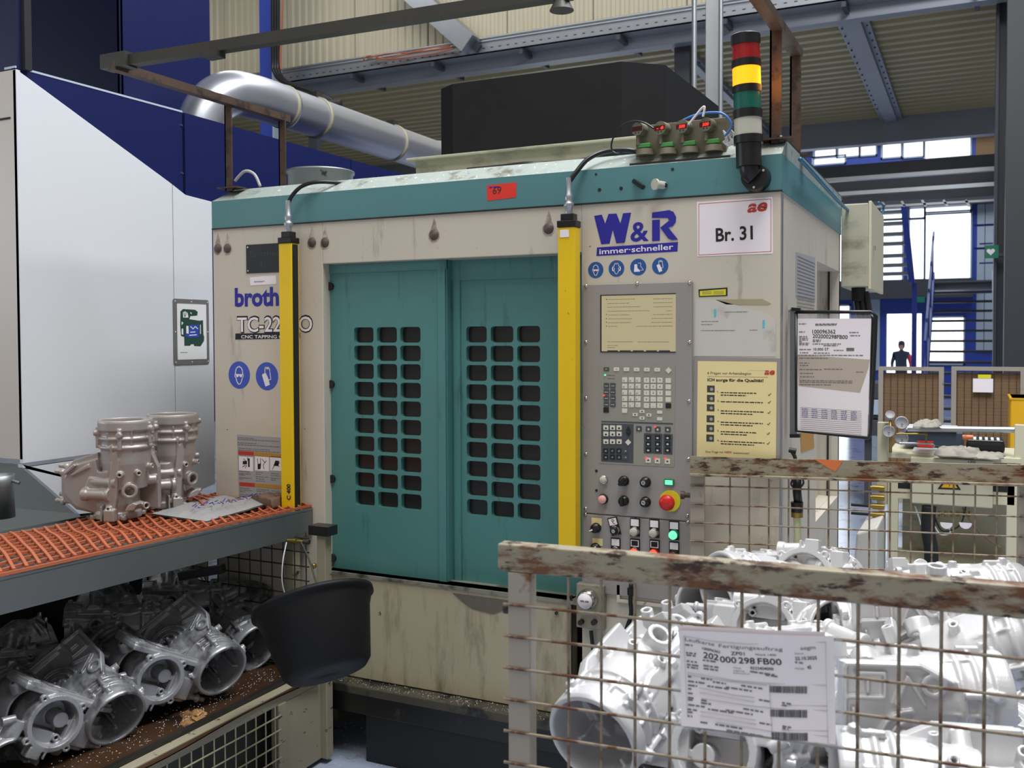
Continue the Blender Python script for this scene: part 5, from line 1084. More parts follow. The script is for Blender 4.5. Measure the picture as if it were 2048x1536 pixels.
for i in range(na+7):
    a = i*LT/na; pts = [wav(min(LT-.004, max(.0, a-.34*(WT-.09-b_)-.25*(WT-.09-b_)**2+.02*math.sin(b_*5.5+a*2.2))), b_) for b_ in [k*(WT-.09)/24 for k in range(25)]]; pts = [max(min(p_, LT), 0) for p_ in pts] if False else pts
    for p, q in zip(pts, pts[1:]): gm.bar(p, q+(q-p)*.1, .0085, .012)
for j in range(nb_+1):
    b_ = j*(WT-.09)/nb_; n_ = 60; pts = [wav(k*LT/n_, b_+.006*math.sin(k*LT/n_*4+j)) for k in range(n_+1)]
    for p, q in zip(pts, pts[1:]): gm.bar(p-Vector((0,0,.003)), q+(q-p)*.1-Vector((0,0,.003)), .008, .009)
tag(gm.build('grid_mat', M['orange']), 'orange rubber grid mat lying wavy on the steel work table', 'mat')
b1 = hz(237, 1033, ZT+.012); b2 = hz(330, 1011, ZT+.012)
def stand(base, yawd, label):
    o = bpy.data.objects.new('pump_housing', CM['warm']); col.objects.link(o); o.scale = (SC,)*3; o.rotation_euler = (0,0,R(yawd)); o.location = base + Matrix.Rotation(R(yawd),3,'Z') @ Vector((-ox*SC,0,0)); tag(o, label, 'casting', 'pump housings standing on the orange mat')
stand(b1, 20, 'matt grey pump housing standing upright on the orange mat, nearer one')
stand(b2, 62, 'matt grey pump housing standing upright on the orange mat, partly behind the other one')
# glove / rag with blue writing and a dark worn glove
def cloth(name, pts, h, m, fr, seed, amp=.012, n=22):
    rnd_ = random.Random(seed); mb = MB(); ph = [rnd_.uniform(0, 6) for _ in range(8)]
    (x0,y0),(x1,y1),(x2,y2),(x3,y3) = pts; V = []
    for j in range(n+1):
        for i in range(n+1):
            s, t = i/n, j/n; e = min(s,1-s,t,1-t); wob = .03*math.sin(9*t+ph[5])
            x = (x0*(1-s)+x1*s)*(1-t)+(x3*(1-s)+x2*s)*t + .012*math.sin(14*t+ph[0]); y = (y0*(1-s)+y1*s)*(1-t)+(y3*(1-s)+y2*s)*t+.010*math.sin(11*s+ph[1])
            z = h*min(1, e*9)**.6 + amp*math.sin(13*s+ph[2]+3*t)*math.sin(8*t+ph[3])*min(1,e*7) + amp*.5*math.sin(29*s+ph[4]+8*t)*min(1,e*7)
            V.append(fr.p(x, y, max(z, .001)))
    q = n+1; mb.add(V, [(j*q+i, j*q+i+1, (j+1)*q+i+1, (j+1)*q+i) for j in range(n) for i in range(n)], True)
    V2 = [v-Vector((0,0,.004)) for v in V]; mb.add(V2, [((j+1)*q+i, (j+1)*q+i+1, j*q+i+1, j*q+i) for j in range(n) for i in range(n)], True)
    return mb
def tb(u, v, z=.012): p = hz(u, v, ZT+z)-TB.o; return (p.dot(TB.u), p.dot(TB.v))
TM = Fr(TB.o+Vector((0,0,.014)), TB.u, TB.v); TM.n = UP
rag = cloth('rag', [tb(300,1030), tb(405,1045), tb(560,1000), tb(430,994)], .006, None, TM, 4, .007).build('rag', mat('grey_cloth', (150,148,146), .9, var=.1, vs=14, bump=.5, bs=200)); tag(rag, 'grey cloth with blue pen scribble lying flat on the orange mat', 'cloth')
mb = MB(); rnd = random.Random(8)
for i in range(26):
    u = 385+i*5.6; v = 1030-i*1.1+rnd.uniform(-3,3); p = tb(u, v); q = tb(u+rnd.uniform(3,8), v+rnd.uniform(-7,5)); mb.stroke(TM, [p, q], .0022, .026, .0285)
mb.build('pen_marks', M['blueprint'], rag)
gl = cloth('glove', [tb(500,1003), tb(545,1016), tb(583,1006), tb(560,994)], .030, None, TM, 9, .006, 14).build('work_glove', M['leather']); tag(gl, 'brown worn leather glove beside the grey cloth at the table end', 'glove')
sbk = thing('steel_cup', 'small steel pot at the far left edge of the work table', 'pot', tuple(hz(2, 1030, ZT)))
q = hz(-2, 1036, ZT); MB().lathe([(.001,.002),(.055,.002),(.05,.12),(.056,.16),(.053,.16),(.047,.12),(.05,.006),(.001,.006)], q, (0,0,1), 32).build('pot_body', M['sheet'], sbk); MB().cyl(q+Vector((.04,.02,.14)), q+Vector((.075,.03,.13)), .006).build('lug', M['sheet'], sbk)

# ------------------------------------------------------------------ wire cages
def wires(parent, fr, L, z0, z1, pitch, r, m, a_off=.03, z_list=None, name='wire', curl=False, d=0.):
    n = int((L-2*a_off)/pitch)+1; src = None
    for i in range(n+1):
        a = a_off+i*pitch
        if a > L-.012: break
        if src is None: src = MB().cyl((0,0,0), (0,0,z1-z0), r, n=6).build(name, M[m], parent)
        else:
            c = src.copy(); col.objects.link(c); o = c
        ob = src if i == 0 else o; ob.matrix_parent_inverse = Matrix.Identity(4); ob.location = fr.p(a, z0, d) - WL[parent.name]
    src = None
    for z in z_list:
        if src is None:
            if curl: src = MB().tube([fr.u*0+fr.n*-.012, fr.u*.008+fr.n*-.002, fr.u*.03, fr.u*L], r, 6).build(name, M[m], parent); ob = src
            else: src = MB().cyl((0,0,0), fr.u*L, r, n=6).build(name, M[m], parent); ob = src
        else: ob = src.copy(); col.objects.link(ob)
        ob.matrix_parent_inverse = Matrix.Identity(4); ob.location = fr.p(0, z, d+r*1.7) - WL[parent.name]
A1, B1, C1, D1 = Vector((-.232,-1.452,0)), Vector((.74,-1.381,0)), Vector((-.262,-.070,0)), Vector((.70,.125,0))
CF = Fr(A1, B1-A1, UP); CR = Fr(C1, D1-C1, UP); LF = (B1-A1).length; LR = (D1-C1).length
cg = thing('wire_cage', 'rusty grey wire cage heaped with bright castings in the right foreground', 'cage', (.25,-.7,0))
MB().fbox(CF, -.012, LF, 1.172, 1.222, -.03, .004).build('top_rail', M['rusty'], cg, bevel=.003, label='rust-streaked front top rail')
MB().fbox(CF, .008, .052, .12, 1.172, -.03, .004).build('corner_post', M['rustypost'], cg, bevel=.003); MB().fbox(CF, LF-.05, LF, .0, 1.172, -.03, .004).build('corner_post', M['rustypost'], cg, bevel=.003)
MB().cyl(CF.p(.008, 1.10, -.01), CF.p(-.004, 1.10, -.01), .010, n=12).build('rivet', M['rust'], cg)
MB().fbox(CR, 0, LR, 1.172, 1.225, -.004, 0).fbox(CR, 0, LR, 1.165, 1.172, -.004, .022).build('top_rail', M['rusty'], cg, bevel=.001, label='rear top rail with a lip and an orange patch')
MB().prism([CR.px(u,v) for u,v in ((1628,918),(1686,921),(1671,943),(1656,936))][::-1], CR, 0, .001).build('paint_patch', M['orangepaint'], cg, label='orange paint triangle on the rear rail')
MB().fbox(CR, .0, .045, .12, 1.165, -.03, .0).build('corner_post', M['rustypost'], cg, bevel=.002); MB().cyl(CR.p(0,1.10,-.01), CR.p(-.022,1.10,-.01), .008).cyl(CR.p(-.018,1.10,-.01), CR.p(-.03,1.10,-.01), .013).build('hinge_knob', M['rust'], cg)
MB().fbox(CR, LR-.04, LR, .0, 1.165, -.03, .0).build('corner_post', M['rustypost'], cg, bevel=.002); MB().bar((B1.x-.02,B1.y,1.20), (D1.x-.01,D1.y,1.20), .03, .05).build('side_rail', M['orangepaint'], cg, label='orange-stained right top rail')
zf = [1.1745-.0585*k-.045 for k in range(14)]
za = CF.px(1205, 1293)[1]; zf = [za+.0585-.0585*k for k in range(14)]; a0 = CF.px(1137, 1300)[0]; a1 = CF.px(1270, 1300)[0]; pt = (a1-a0)/2
wires(cg, CF, LF-.02, .2, 1.175, pt, .0028, 'wire', a0, zf, curl=False)
za = CR.px(1500, CR and 1012)[1]; zr_ = [za+.0585*1.0-.0585*k for k in range(15)]; a0 = CR.px(1460, 1000)[0]; a1 = CR.px(1617, 1000)[0]; pr_ = (a1-a0)/4
wires(cg, CR, LR-.02, .2, 1.168, pr_, .0026, 'wire', a0, zr_)
MB().box((-.24,-1.40,.16), (.70,-.08,.19)).build('floor_board', M['rustypost'], cg)
SD_ = Fr(A1, C1-A1, UP); MB().fbox(SD_, .03, (C1-A1).length, .60, .64, 0, .02).build('side_flap', M['rusty'], cg, label='lowered left side flap')
for a in (.05,.9): MB().fbox(CF, a-.03, a+.03, 0, .16, -.06, 0).build('foot', M['rusty'], cg)
# paper sleeve
pw = thing('route_card', 'plastic sleeve with printed route card and date tied to the front of the rusty cage', 'document', tuple(CF.p(.36, 1.0, .02)))
def warp(mb, fr=CF):
    V = []
    for v in mb.v:
        p = Vector(v); a = (p-fr.o).dot(fr.u); b = (p-fr.o).dot(fr.v); V.append(tuple(p+fr.n*(.0045*math.sin(a*17+1.0+b*4)+.003*math.sin(b*23))))
    mb.v = V; return mb
def sheet(c, d, name, m, par, n=16, lab=None):
    p = [CF.px(*q, d) for q in c]; mb = MB(); V = []
    for dd in (0, -.0006):
        for j in range(n+1):
            for i in range(n+1):
                s, t = i/n, j/n; V.append(CF.p((p[0][0]*(1-s)+p[1][0]*s)*(1-t)+(p[3][0]*(1-s)+p[2][0]*s)*t, (p[0][1]*(1-s)+p[1][1]*s)*(1-t)+(p[3][1]*(1-s)+p[2][1]*s)*t, d+dd))
    q = n+1; F1 = [(j*q+i, j*q+i+1, (j+1)*q+i+1, (j+1)*q+i) for j in range(n) for i in range(n)]; mb.add(V, F1+[tuple(x+q*q for x in f[::-1]) for f in F1], True)
    return warp(mb).build(name, M[m], par, label=lab)
dP = .020
sheet([(1342,1262),(1682,1270),(1689,1497),(1348,1458)], dP-.006, 'sleeve_back', 'film', pw)
rear_s = sheet([(1355,1252),(1650,1262),(1652,1290),(1358,1290)], dP-.004, 'rear_sheet', 'paper', pw, lab='second sheet behind, slightly higher')
ps_ = sheet([(1357,1262),(1668,1271),(1672,1487),(1362,1453)], dP, 'printed_sheet', 'paper', pw)
def R8(x, y): return CF.px(1340+x/5.689, 1240+y/5.689, dP)
mb = MB(); mk = MB(); mg = MB()
def rt_(s, x, y, x1, y1, h, b=0., t=None, al='LEFT'):
    p, q = R8(x, y), R8(x1, y1); (t or mb).text(CF, s, p[0], p[1], h, dP+.0006, 'LEFT', b, w=math.hypot(q[0]-p[0], q[1]-p[1]), rot=math.atan2(q[1]-p[1], q[0]-p[0]))
rt_('Laufkarte', 163, 245, 500, 305, .0062, t=mg, b=.004); rt_('Fertigungsauftrag', 552, 318, 1285, 345, .0062, t=mg, b=.004); rt_('aegm', 1488, 330, 1660, 320, .006, t=mg, b=.01)
for k, (s, x, y) in enumerate((('202', 370, 440), ('000', 565, 488), ('298', 780, 497), ('FB00', 1000, 500))):
    rt_(s, x, y, (545, 755, 970, 1275)[k], (470, 497, 500, 506)[k], .0105, .014)
rt_('100096362', 360, 345, 565, 388, .0048, .012); rt_('ZP01', 692, 402, 850, 404, .0060, .01); rt_('Werk 1400', 970, 402, 1210, 404, .0036, .004); rt_('9333404000', 912, 565, 1180, 570, .0050, .015)
rt_('Datum', 1425, 382, 1525, 380, .0032, 0, mg); rt_('22.10.2025', 1428, 448, 1675, 440, .0055, .02); rt_('Menge', 1430, 557, 1530, 555, .0036, 0, mg); rt_('45', 1566, 552, 1612, 548, .0058, .02)
rt_('Charge', 720, 560, 805, 562, .003, 0, mg); rt_('Lagerung', 720, 590, 845, 596, .003, 0, mg); rt_('Rohmaterial', 720, 620, 905, 626, .003, 0, mg)
rnd = random.Random(12)
for x0, x1, y in ((165,250,300),(175,290,393),(178,300,420),(180,320,490),(183,325,530),(185,310,560),(365,520,478),(370,545,540),(375,540,575),(910,1210,598),(1085,1240,634),(1425,1515,482),
    (195,240,668),(345,470,688),(480,630,728),(805,1055,762),(195,385,720),(415,680,775),(630,930,785),(195,300,765),(195,250,805),(195,250,855),(195,270,905),(1010,1155,920),(1275,1390,948),(1275,1350,975),
    (195,250,928),(345,410,935),(345,460,965),(200,390,985),(425,715,1035),(630,940,1045),(830,1065,1025),(195,300,1035),(195,250,1065),(195,250,1110),(1015,1160,1178),(1280,1400,1210),(1280,1350,1232),(510,830,1205),(640,1080,1268),(640,940,1285),(340,430,1180)):
    p, q = R8(x0, y), R8(x1, y+(x1-x0)*.10); L_ = math.hypot(q[0]-p[0], q[1]-p[1]); fr = Fr(CF.p(p[0], p[1], dP), CF.u*(q[0]-p[0])+UP*(q[1]-p[1]), UP); fr.v = fr.n.cross(fr.u) if False else UP
    mg.smudge(Fr(CF.p(p[0],p[1],dP), CF.u, UP), 0, L_, 0, .0028, .0006, rnd)
for pts in ([(150,190),(500,250),(900,270),(1770,240),(1800,1400)], [(150,190),(195,1110)], [(190,610),(700,695),(1150,720),(1780,738)], [(190,640),(700,710),(1100,740)], [(1260,968),(1790,972)], [(1130,720),(1165,1320)], [(330,785),(700,860),(960,885)], [(330,840),(960,935)], [(350,905),(860,975),(1150,1000),(1790,1025)], [(340,1050),(970,1140)], [(340,1100),(980,1185)], [(1270,1245),(1800,1250)], [(520,1170),(1140,1260),(1800,1310)]):
    mk.stroke(CF, [R8(*p) for p in pts], .0005, dP+.0003, dP+.0009)
for x0, y0, x1, y1 in ((1130,745,1550,832),(1142,1012,1555,1105),(1155,1268,1560,1362)):
    x = x0
    while x < x1: w = rnd.choice((3,4,6,9)); p, q = R8(x, y1-(x1-x)*.02), R8(x+w, y0+5); mb.fbox(CF, p[0], q[0], p[1], q[1], dP+.0003, dP+.0007); x += w+rnd.choice((3,4,6))
warp(mb).build('order_print', M['print'], ps_, kind='stuff'); warp(mg).build('form_print', M['printgrey'], ps_); warp(mk).build('form_lines', M['printlight'], ps_)
sheet([(1672,1275),(1686,1276),(1690,1494),(1676,1492)], dP+.0, 'sleeve_edge', 'film', pw)
MB().tube([CF.p(*CF.px(1352,1268),-.006), CF.p(*CF.px(1352,1268),.03), CF.p(*CF.px(1352,1255),.02)], .001).build('tie', M['darkbar'], pw)

# bright castings in the right cage
G = 'bright castings heaped in the front wire cage'
def cpx(kind, o_, b_, face, lab, end='top', grp=G, wing=None):
    P = at(*o_); Q = at(*b_); return casting(kind, P, (P-Q) if end == 'top' else (Q-P), face(P) if callable(face) else face, lab, grp, end, wing)
upish = lambda p: UP*1.0+tocam(p)*.5
cpx('silver', (1183,1482,1.80), (1338,1285,2.08), Vector((-.5,.0,.9)), 'big bright casting behind the left mesh of the rusty cage, wide bore facing the camera', wing=rt2*.6-UP*.7)
cpx('silver', (1240,1425,2.02), (1352,1290,2.26), Vector((-.5,0,.9)), 'bright casting lying just behind the bore-forward one at the left of the rusty cage', wing=rt2*.6-UP*.7)
cpx('silver', (1408,1214,2.72), (1500,1216,2.96), UP, 'bright casting with dark bore facing the camera, below the front rail above the route card')
cpx('silver', (1606,1152,2.72), (1650,1160,3.02), UP, 'casting with eared round flange showing above the rusty front rail', 'base')
cpx('silver', (1525,1258,2.46), (1570,1264,2.78), UP, 'casting with eared round flange just above the route card', 'base')
cpx('silver', (1440,1170,2.70), (1530,1168,2.78), UP, 'topmost casting left of the eared flange, only studs showing over the rail')
cpx('silver', (2040,1192,2.75), (1800,1190,2.75), UP, 'topmost casting at the right, lying level above the front rail', wing=fwd-UP*.3)
cpx('silver', (1985,1232,2.28), (1715,1240,2.32), UP, 'level casting right under the front rail at the right', wing=-UP)
cpx('silver', (2100,1275,2.05), (1860,1325,2.15), UP, 'tilted casting between the level ones at the right edge of the cage', wing=fwd*.6-UP)
cpx('silver', (2000,1395,1.95), (1712,1385,1.98), UP, 'large casting showing its channelled gasket face to the camera, right of the route card', wing=-UP)
cpx('silver', (1668,1560,1.75), (1960,1585,1.70), UP, 'nearest level casting along the bottom edge, right of the route card', wing=-UP)
cpx('silver', (1425,1502,1.80), (1480,1512,2.1), UP, 'casting with eared flange peeping out under the route card', 'base')
cpx('silver', (1480,1345,2.15), (1640,1320,2.30), UP, 'casting mostly hidden behind the upper half of the route card')
cpx('silver', (1500,1440,1.98), (1660,1450,2.10), Vector((-.2,-.2,1)), 'casting mostly hidden behind the lower half of the route card')
cpx('silver', (1690,1270,2.35), (1600,1290,2.6), UP, 'casting in the gap between the eared flanges and the level row')
cpx('silver', (1330,1480,2.2), (1440,1400,2.5), Vector((-.3,0,1)), 'shaded casting low in the gap left of the route card')
cpx('silver', (1900,1500,2.3), (2050,1440,2.5), UP, 'shaded casting deep in the pile at the lower right')
cpx('silver', (1240,1560,2.2), (1330,1500,2.5), UP, 'shaded casting under the two castings at the left of the rusty cage')
cpx('silver', (1640,1400,2.4), (1800,1420,2.5), UP, 'shaded casting deep behind the gasket-face casting')
cpx('silver', (1760,1230,2.7), (1640,1240,2.9), UP, 'casting at the back of the heap beside the rear wires')

# ------------------------------------------------------------------ left cage under the table
cl = thing('low_cage', 'chipped cream wire cage with lowered front, full of oily castings under the work table', 'cage', (-2.0,-.8,0))
xr_ = -1.66; P0 = hx(560, 1385, xr_); ztop = P0.z
LC = Fr((xr_, -2.1, 0), (0,1,0), (0,0,1)); LL = 2.1-.12
qa, qb = hx(240, 1536, xr_), hx(560, 1385, xr_); print('left rail z', qa, qb)
ztop = qb.z
MB().fbox(LC, 0, LL, ztop-.045, ztop, -.04, 0).build('front_rail', M['cagecream'], cl, bevel=.004, label='chipped cream lower front rail')
MB().fbox(LC, 0, LL, ztop-.012, ztop+.012, -.06, -.04).build('rail_lip', M['darkbase'], cl)
ya, yb_ = hx(560, 1450, xr_).y+2.1, hx(655, 1480, xr_).y+2.1
MB().fbox(LC, ya, min(yb_, LL), .02, ztop-.045, -.01, 0).build('corner_plate', M['cagecream'], cl, bevel=.002, label='wide cream corner plate'); MB().fbox(LC, ya-.012, ya+.03, .02, ztop-.04, -.03, .006).build('corner_edge', M['cagecream'], cl, bevel=.003)
wires(cl, LC, ya, .04, ztop-.04, .05, .0028, 'wirecream', .02, [ztop-.08-.05*k for k in range(5)])
ye = -.10; xle = -2.52
EC = Fr((xle, ye, 0), (1,0,0), (0,0,1)); LE = xr_-.06-xle
zt_ = hy(640, 1068, ye).z
wires(cl, EC, LE, .38, zt_, .0545, .0028, 'wiredark', .02, [zt_-.02-.0545*k for k in range(10)])
p0, p1 = hy(640, 1100, ye), hy(657, 1100, ye)
MB().box((p0.x, ye-.02, .02), (p1.x, ye+.02, zt_)).build('corner_post', M['cagecream'], cl, bevel=.003, label='cream rear corner post'); MB().box((p0.x-.03, ye-.03, zt_), (p1.x+.02, ye+.03, zt_+.035)).build('stacking_corner', M['darkbase'], cl)
MB().box((xle, ye-.015, .37), (p1.x, ye+.01, .41)).box((xle-.02,ye-2.0,.02), (xle+.02,ye,.9)).build('frame_bar', M['darkbase'], cl)
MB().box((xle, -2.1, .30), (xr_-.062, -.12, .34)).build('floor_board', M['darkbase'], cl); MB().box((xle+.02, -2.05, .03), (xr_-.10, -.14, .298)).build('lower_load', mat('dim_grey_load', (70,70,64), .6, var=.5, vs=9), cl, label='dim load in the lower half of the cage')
for y in (-1.9, -.3): MB().box((xr_-.12, y-.05, 0), (xr_-.02, y+.05, .04)).build('foot', M['cagecream'], cl)
ZC = .355
cb = Fr((xle, -2.1, .342), (1,0,0), (0,1,0))
o = cloth('card', [(0.02,0),(.86,0),(.88,1.97),(.02,1.97)], .006, None, cb, 2, .006, 26).build('cardboard_liner', M['oilcard']); tag(o, 'oily brown cardboard with swarf under the castings in the low cage', 'cardboard')
cd_ = [((p.x-xle), p.y+2.1) for p in (hz(372,1452,.36), hz(415,1436,.36), hz(408,1412,.36), hz(362,1420,.36))]
o = cloth('card2', cd_, .012, None, cb, 6, .006, 12).build('cardboard_scrap', mat('tan_cardboard', (150,110,68), .5, var=.3, vs=9, layers=[((50,34,22),(.5,.6),7,(1,1,1))])); tag(o, 'crumpled scrap of tan cardboard at the front of the low cage', 'cardboard')
sw = MB(); rnd = random.Random(21)
for i in range(560):
    x, y = xr_-.07-abs(rnd.gauss(0,.10)), rnd.uniform(-1.7,-.2); p = Vector((x,y,.362)); a = rnd.uniform(0,6.3); l_ = rnd.uniform(.001,.0045); q = p+Vector((math.cos(a)*l_,math.sin(a)*l_,rnd.uniform(0,.002))); sw.bar(p, q, .0012, .001)
tag(sw.build('swarf', M['white'], kind='stuff'), 'bright metal chips scattered on the cardboard in the low cage', 'swarf')
G2 = 'oily castings laid in rows in the low cage'
ax1 = Vector((.52,-.85,-.02)).normalized()
def low(kind, u, v, Z, axis, face, lab, end='top'):
    casting(kind, at(u, v, Z), Vector(axis), Vector(face), lab, G2, end)
FL = lambda lab, o_, b_, end='top', wing=None, face=(-.5,-.2,1), kind='oily': cpx(kind, o_, b_, Vector(face), lab, end, G2, wing)
FL('oily casting cut off by the lower left corner, wide bore to the front', (15,1540,2.75), (-95,1410,2.98), wing=-rt2*.9-UP*.2)
FL('oily casting with eared flange and inner boss, leftmost in the front row', (112,1448,2.80), (22,1392,3.04), 'base', rt2*.9-UP*.35)
FL('oily casting with ribbed rim and wide dark bore between the two eared flanges', (236,1438,2.95), (118,1305,3.17), wing=-rt2*.9-UP*.2)
FL('oily casting with eared flange and inner boss, right one in the front row', (322,1360,3.12), (240,1305,3.36), 'base', rt2*.9-UP*.35)
FL('oily casting with ribbed rim and wide dark bore beside the black bucket', (446,1343,3.28), (330,1228,3.52), wing=-rt2*.9-UP*.2)
FL('rearmost bore of the front row, just left of the black bucket', (512,1298,3.62), (415,1215,3.85))
FL('dark oily casting lying crosswise in the second row at the left', (134,1255,3.42), (330,1240,3.52), 'base', None, (.2,-.5,1))
FL('dark oily casting lying crosswise in the second row at the right', (284,1206,3.78), (440,1196,3.88), 'base', None, (.2,-.5,1))
FL('dark oily casting crosswise behind the front row at the left edge', (-40,1345,3.22), (110,1325,3.30), 'base', None, (.2,-.5,1))
low('silver', 60, 1222, 3.7, (-.7,-.6,.1), (.1,.2,1), 'lighter casting just under the table apron at the left')
low('silver', 175, 1205, 3.95, (-.7,-.6,.1), (.1,.2,1), 'lighter casting under the table apron, second from the left')
low('silver', 245, 1190, 4.1, (.8,.5,.1), (0,0,1), 'lighter casting under the table apron, third from the left')
low('oily', 395, 1285, 3.75, (.6,-.7,0), (-.3,-.2,1), 'dark casting behind the ribbed one beside the bucket')
low('oily', 95, 1390, 3.45, (.6,-.7,.05), (-.3,-.2,1), 'dark casting behind the leftmost eared flange')
tag(MB().bar(hy(360,1152,-.35), hy(448,1137,-.30), .03, .03).build('rubber_bar', M['black']), 'short black bar lying against the rear mesh under the table apron', 'bar')
# hose fitting and bucket
hf = thing('air_fitting', 'small brass air fitting sticking out at the end of the table apron', 'fitting', tuple(TB.p(LT-.15,0,-.07)))
q = hx(585,1082,TB.p(LT-.1,0,0).x+.02); MB().cyl(q+Vector((-.03,0,0)), q+Vector((.05,.01,0)), .006).cyl(q+Vector((0,0,0)), q+Vector((.018,0,0)), .010).build('fitting', M['brass'], hf); MB().cyl(q+Vector((.045,.01,0)), q+Vector((.07,.01,0)), .009).build('sleeve', M['darkbar'], hf)
MB().tube(bez([q+Vector((-.02,-.01,-.005)), hx(566,1120,q.x), hx(564,1160,q.x), hx(570,1190,q.x)]), .0025).build('clear_line', M['whitecable'], hf)
bu = thing('bucket', 'black rubber bucket hanging tilted from the cage post at the end of the table', 'bucket', tuple(at(650,1280,3.1)))
rc = at(626,1206,3.12); bc_ = at(657,1348,3.02)
bax = (bc_-rc).normalized(); Hb = (bc_-rc).length; RT = .188; RB = .132
mb = MB(); mb.lathe([(RT+.010,-.004),(RT+.010,.012),(RT,.014),(RT-.004,.03),(RT-.012,.05),(RB+.008,Hb-.02),(RB-.01,Hb),(.001,Hb),(.001,Hb-.006),(RB-.014,Hb-.008),(RB,Hb-.03),(RT-.012,.02),(RT-.006,-.004)], rc, bax, 56, closed=True)
mb.v = [tuple(Vector(v) + rt2*0.0) for v in mb.v]; mb.build('bucket_body', M['bucket'], bu)
MB().lathe([(.001,-.01),(.014,-.006),(.014,.01),(.001,.014)], at(636,1181,3.16), (0,0,1), 18).build('hook_ball', M['black'], bu)
MB().tube(bez([at(602,1084,3.34), at(612,1105,3.3), at(622,1130,3.25), at(634,1172,3.17)]), .003).build('bail_wire', M['darkbar'], bu)
MB().lathe([(.001,0),(.010,.002),(.010,.012),(.001,.014)], hy(630,1131,ye-.02), (0,-1,0), 16).build('brass_knob', M['brass'], bu)

# ------------------------------------------------------------------ right background
ct = thing('test_cart', 'cream equipment cart with gauges, blue box and warning triangle behind the rear cage rail', 'cart', (.42,2.6,0))
YC = 2.5; CT = Fr((0,YC,0),(1,0,0),(0,0,1))
def cb_(u0,v0,u1,v1,d0,d1,m,name='panel',bev=.003,par=None,lab=None):
    a, b = CT.px(u0,v0), CT.px(u1,v1); return MB().fbox(CT, a[0], b[0], b[1], a[1], d0, d1).build(name, M[m], par or ct, bevel=bev, label=lab)
cb_(1776,905,2042,928,-.5,0,'cart','top_panel'); cb_(1795,928,2030,1012,-.02,0,'cart','body_panel'); cb_(1822,912,1985,1014,0,.05,'cart','control_box',.006,lab='protruding cream box with warning triangle')
cb_(1776,928,1795,1160,-.04,0,'cart','frame_post'); cb_(2014,928,2035,1160,-.04,0,'cart','frame_post'); cb_(1795,975,2016,1000,-.03,-.02,'cart','cross_panel'); cb_(1795,1000,2016,1150,-.42,-.40,'plinth','rear_panel')
cb_(1796,960,1822,978,0,.002,'blackm','opening'); cb_(1984,968,2016,985,0,.002,'blackm','opening')
cb_(1776,1130,2035,1150,-.45,-.02,'cart','shelf'); cb_(1754,845,1775,1010,-.06,-.02,'cart','left_upright'); cb_(2030,850,2048,1010,-.06,-.02,'cart','right_upright')
tri = [CT.px(u,v,.052) for u,v in ((1900,945),(1875,978),(1922,980))]; wt = MB().prism(tri[::1], CT, .05, .052).build('warning_triangle', M['print'], ct, label='yellow warning triangle with black border')
def shrink(t, k): c = (sum(p[0] for p in t)/3, sum(p[1] for p in t)/3); return [(c[0]+(p[0]-c[0])*k, c[1]+(p[1]-c[1])*k) for p in t]
MB().prism(shrink(tri,.7), CT, .052, .053).build('triangle_field', mat('warning_yellow', (240,180,20), .5), wt); c_ = shrink(tri, 0)[0]
MB().stroke(CT, [(c_[0]+.003,c_[1]+.014),(c_[0]-.003,c_[1]+.002),(c_[0]+.003,c_[1]+.001),(c_[0]-.001,c_[1]-.012)], .003, .053, .054).build('flash', M['print'], wt)
a = CT.px(1935,926,.05); MB().text(CT, '+300', a[0], a[1], .014, .0506, 'LEFT', .01).build('lettering', M['print'], ct)
cb_(1816,790+70,2030,862,-.12,-.1,'blackm','dark_gap'); p, q = CT.px(1815,857,-.08), CT.px(2030,860,-.08); MB().cyl(CT.p(p[0],p[1],-.08), CT.p(q[0],q[1],-.08), .016, n=20).build('roller', M['steel'], ct, label='grimy steel roller')
cb_(1800,868,1925,902,-.45,-.2,'bluebox','blue_box',.006,lab='slate blue plastic box'); cb_(1808,862,1912,869,-.45,-.18,'white','box_lid',.002); cb_(1831,888,1864,902,-.19,-.185,'red','red_label',0)
for k, (u, v, r_) in enumerate(((1780,834,.024),(1803,845,.034),(1777,862,.032),(1803,876,.034))):
    a = CT.px(u, v, .0); g = MB().lathe([(r_,0),(r_,.028),(r_*.9,.032),(r_*.85,.029),(.001,.029)], CT.p(a[0],a[1],.0), (.10,-1,.02 if k else .6), 26).build('gauge', M['printlight'], ct, label=['small white gauge on top','upper round gauge','left round gauge','lower round gauge'][k])
    MB().bar(CT.p(a[0],a[1]-r_*.2,.034), CT.p(a[0]+r_*.3,a[1]-r_*.2,.034), .003,.003).build('needle', M['print'], g)
a, b = CT.px(1790,868,.04), CT.px(1852,868,.04); MB().tube(bez([CT.p(a[0],a[1],.04), CT.p(b[0]-.01,b[1],.04), CT.p(b[0],b[1]-.01,.04), CT.p(b[0],b[1]-.06,.04)]), .005).build('pipe', M['brass'], ct)
a, b = CT.px(1795,886,.05), CT.px(1862,888,.05); MB().tube(bez([CT.p(a[0],a[1],.05), CT.p(b[0],b[1],.05), CT.p(b[0]+.01,b[1]-.02,.05)]), .005).build('pipe', M['steel'], ct); MB().tube([CT.p(*CT.px(1781,842,.02),.02), CT.p(*CT.px(1781,905,.02),.02)], .008).build('riser', M['brass'], ct)
for k, v in enumerate((976,995,1013,1030)):
    a = CT.px(1757,v,.02); MB().cyl(CT.p(a[0]-.03,a[1],.02), CT.p(a[0]+.03,a[1],.02), .016, n=8).cyl(CT.p(a[0]-.05,a[1],.02), CT.p(a[0]-.03,a[1],.02), .010).build('hose_coupling', M['brass'], ct)
    if k > 1: MB().cyl(CT.p(a[0]-.14,a[1],.02), CT.p(a[0]-.05,a[1],.02), .008).build('hose', M['blackm'], ct)
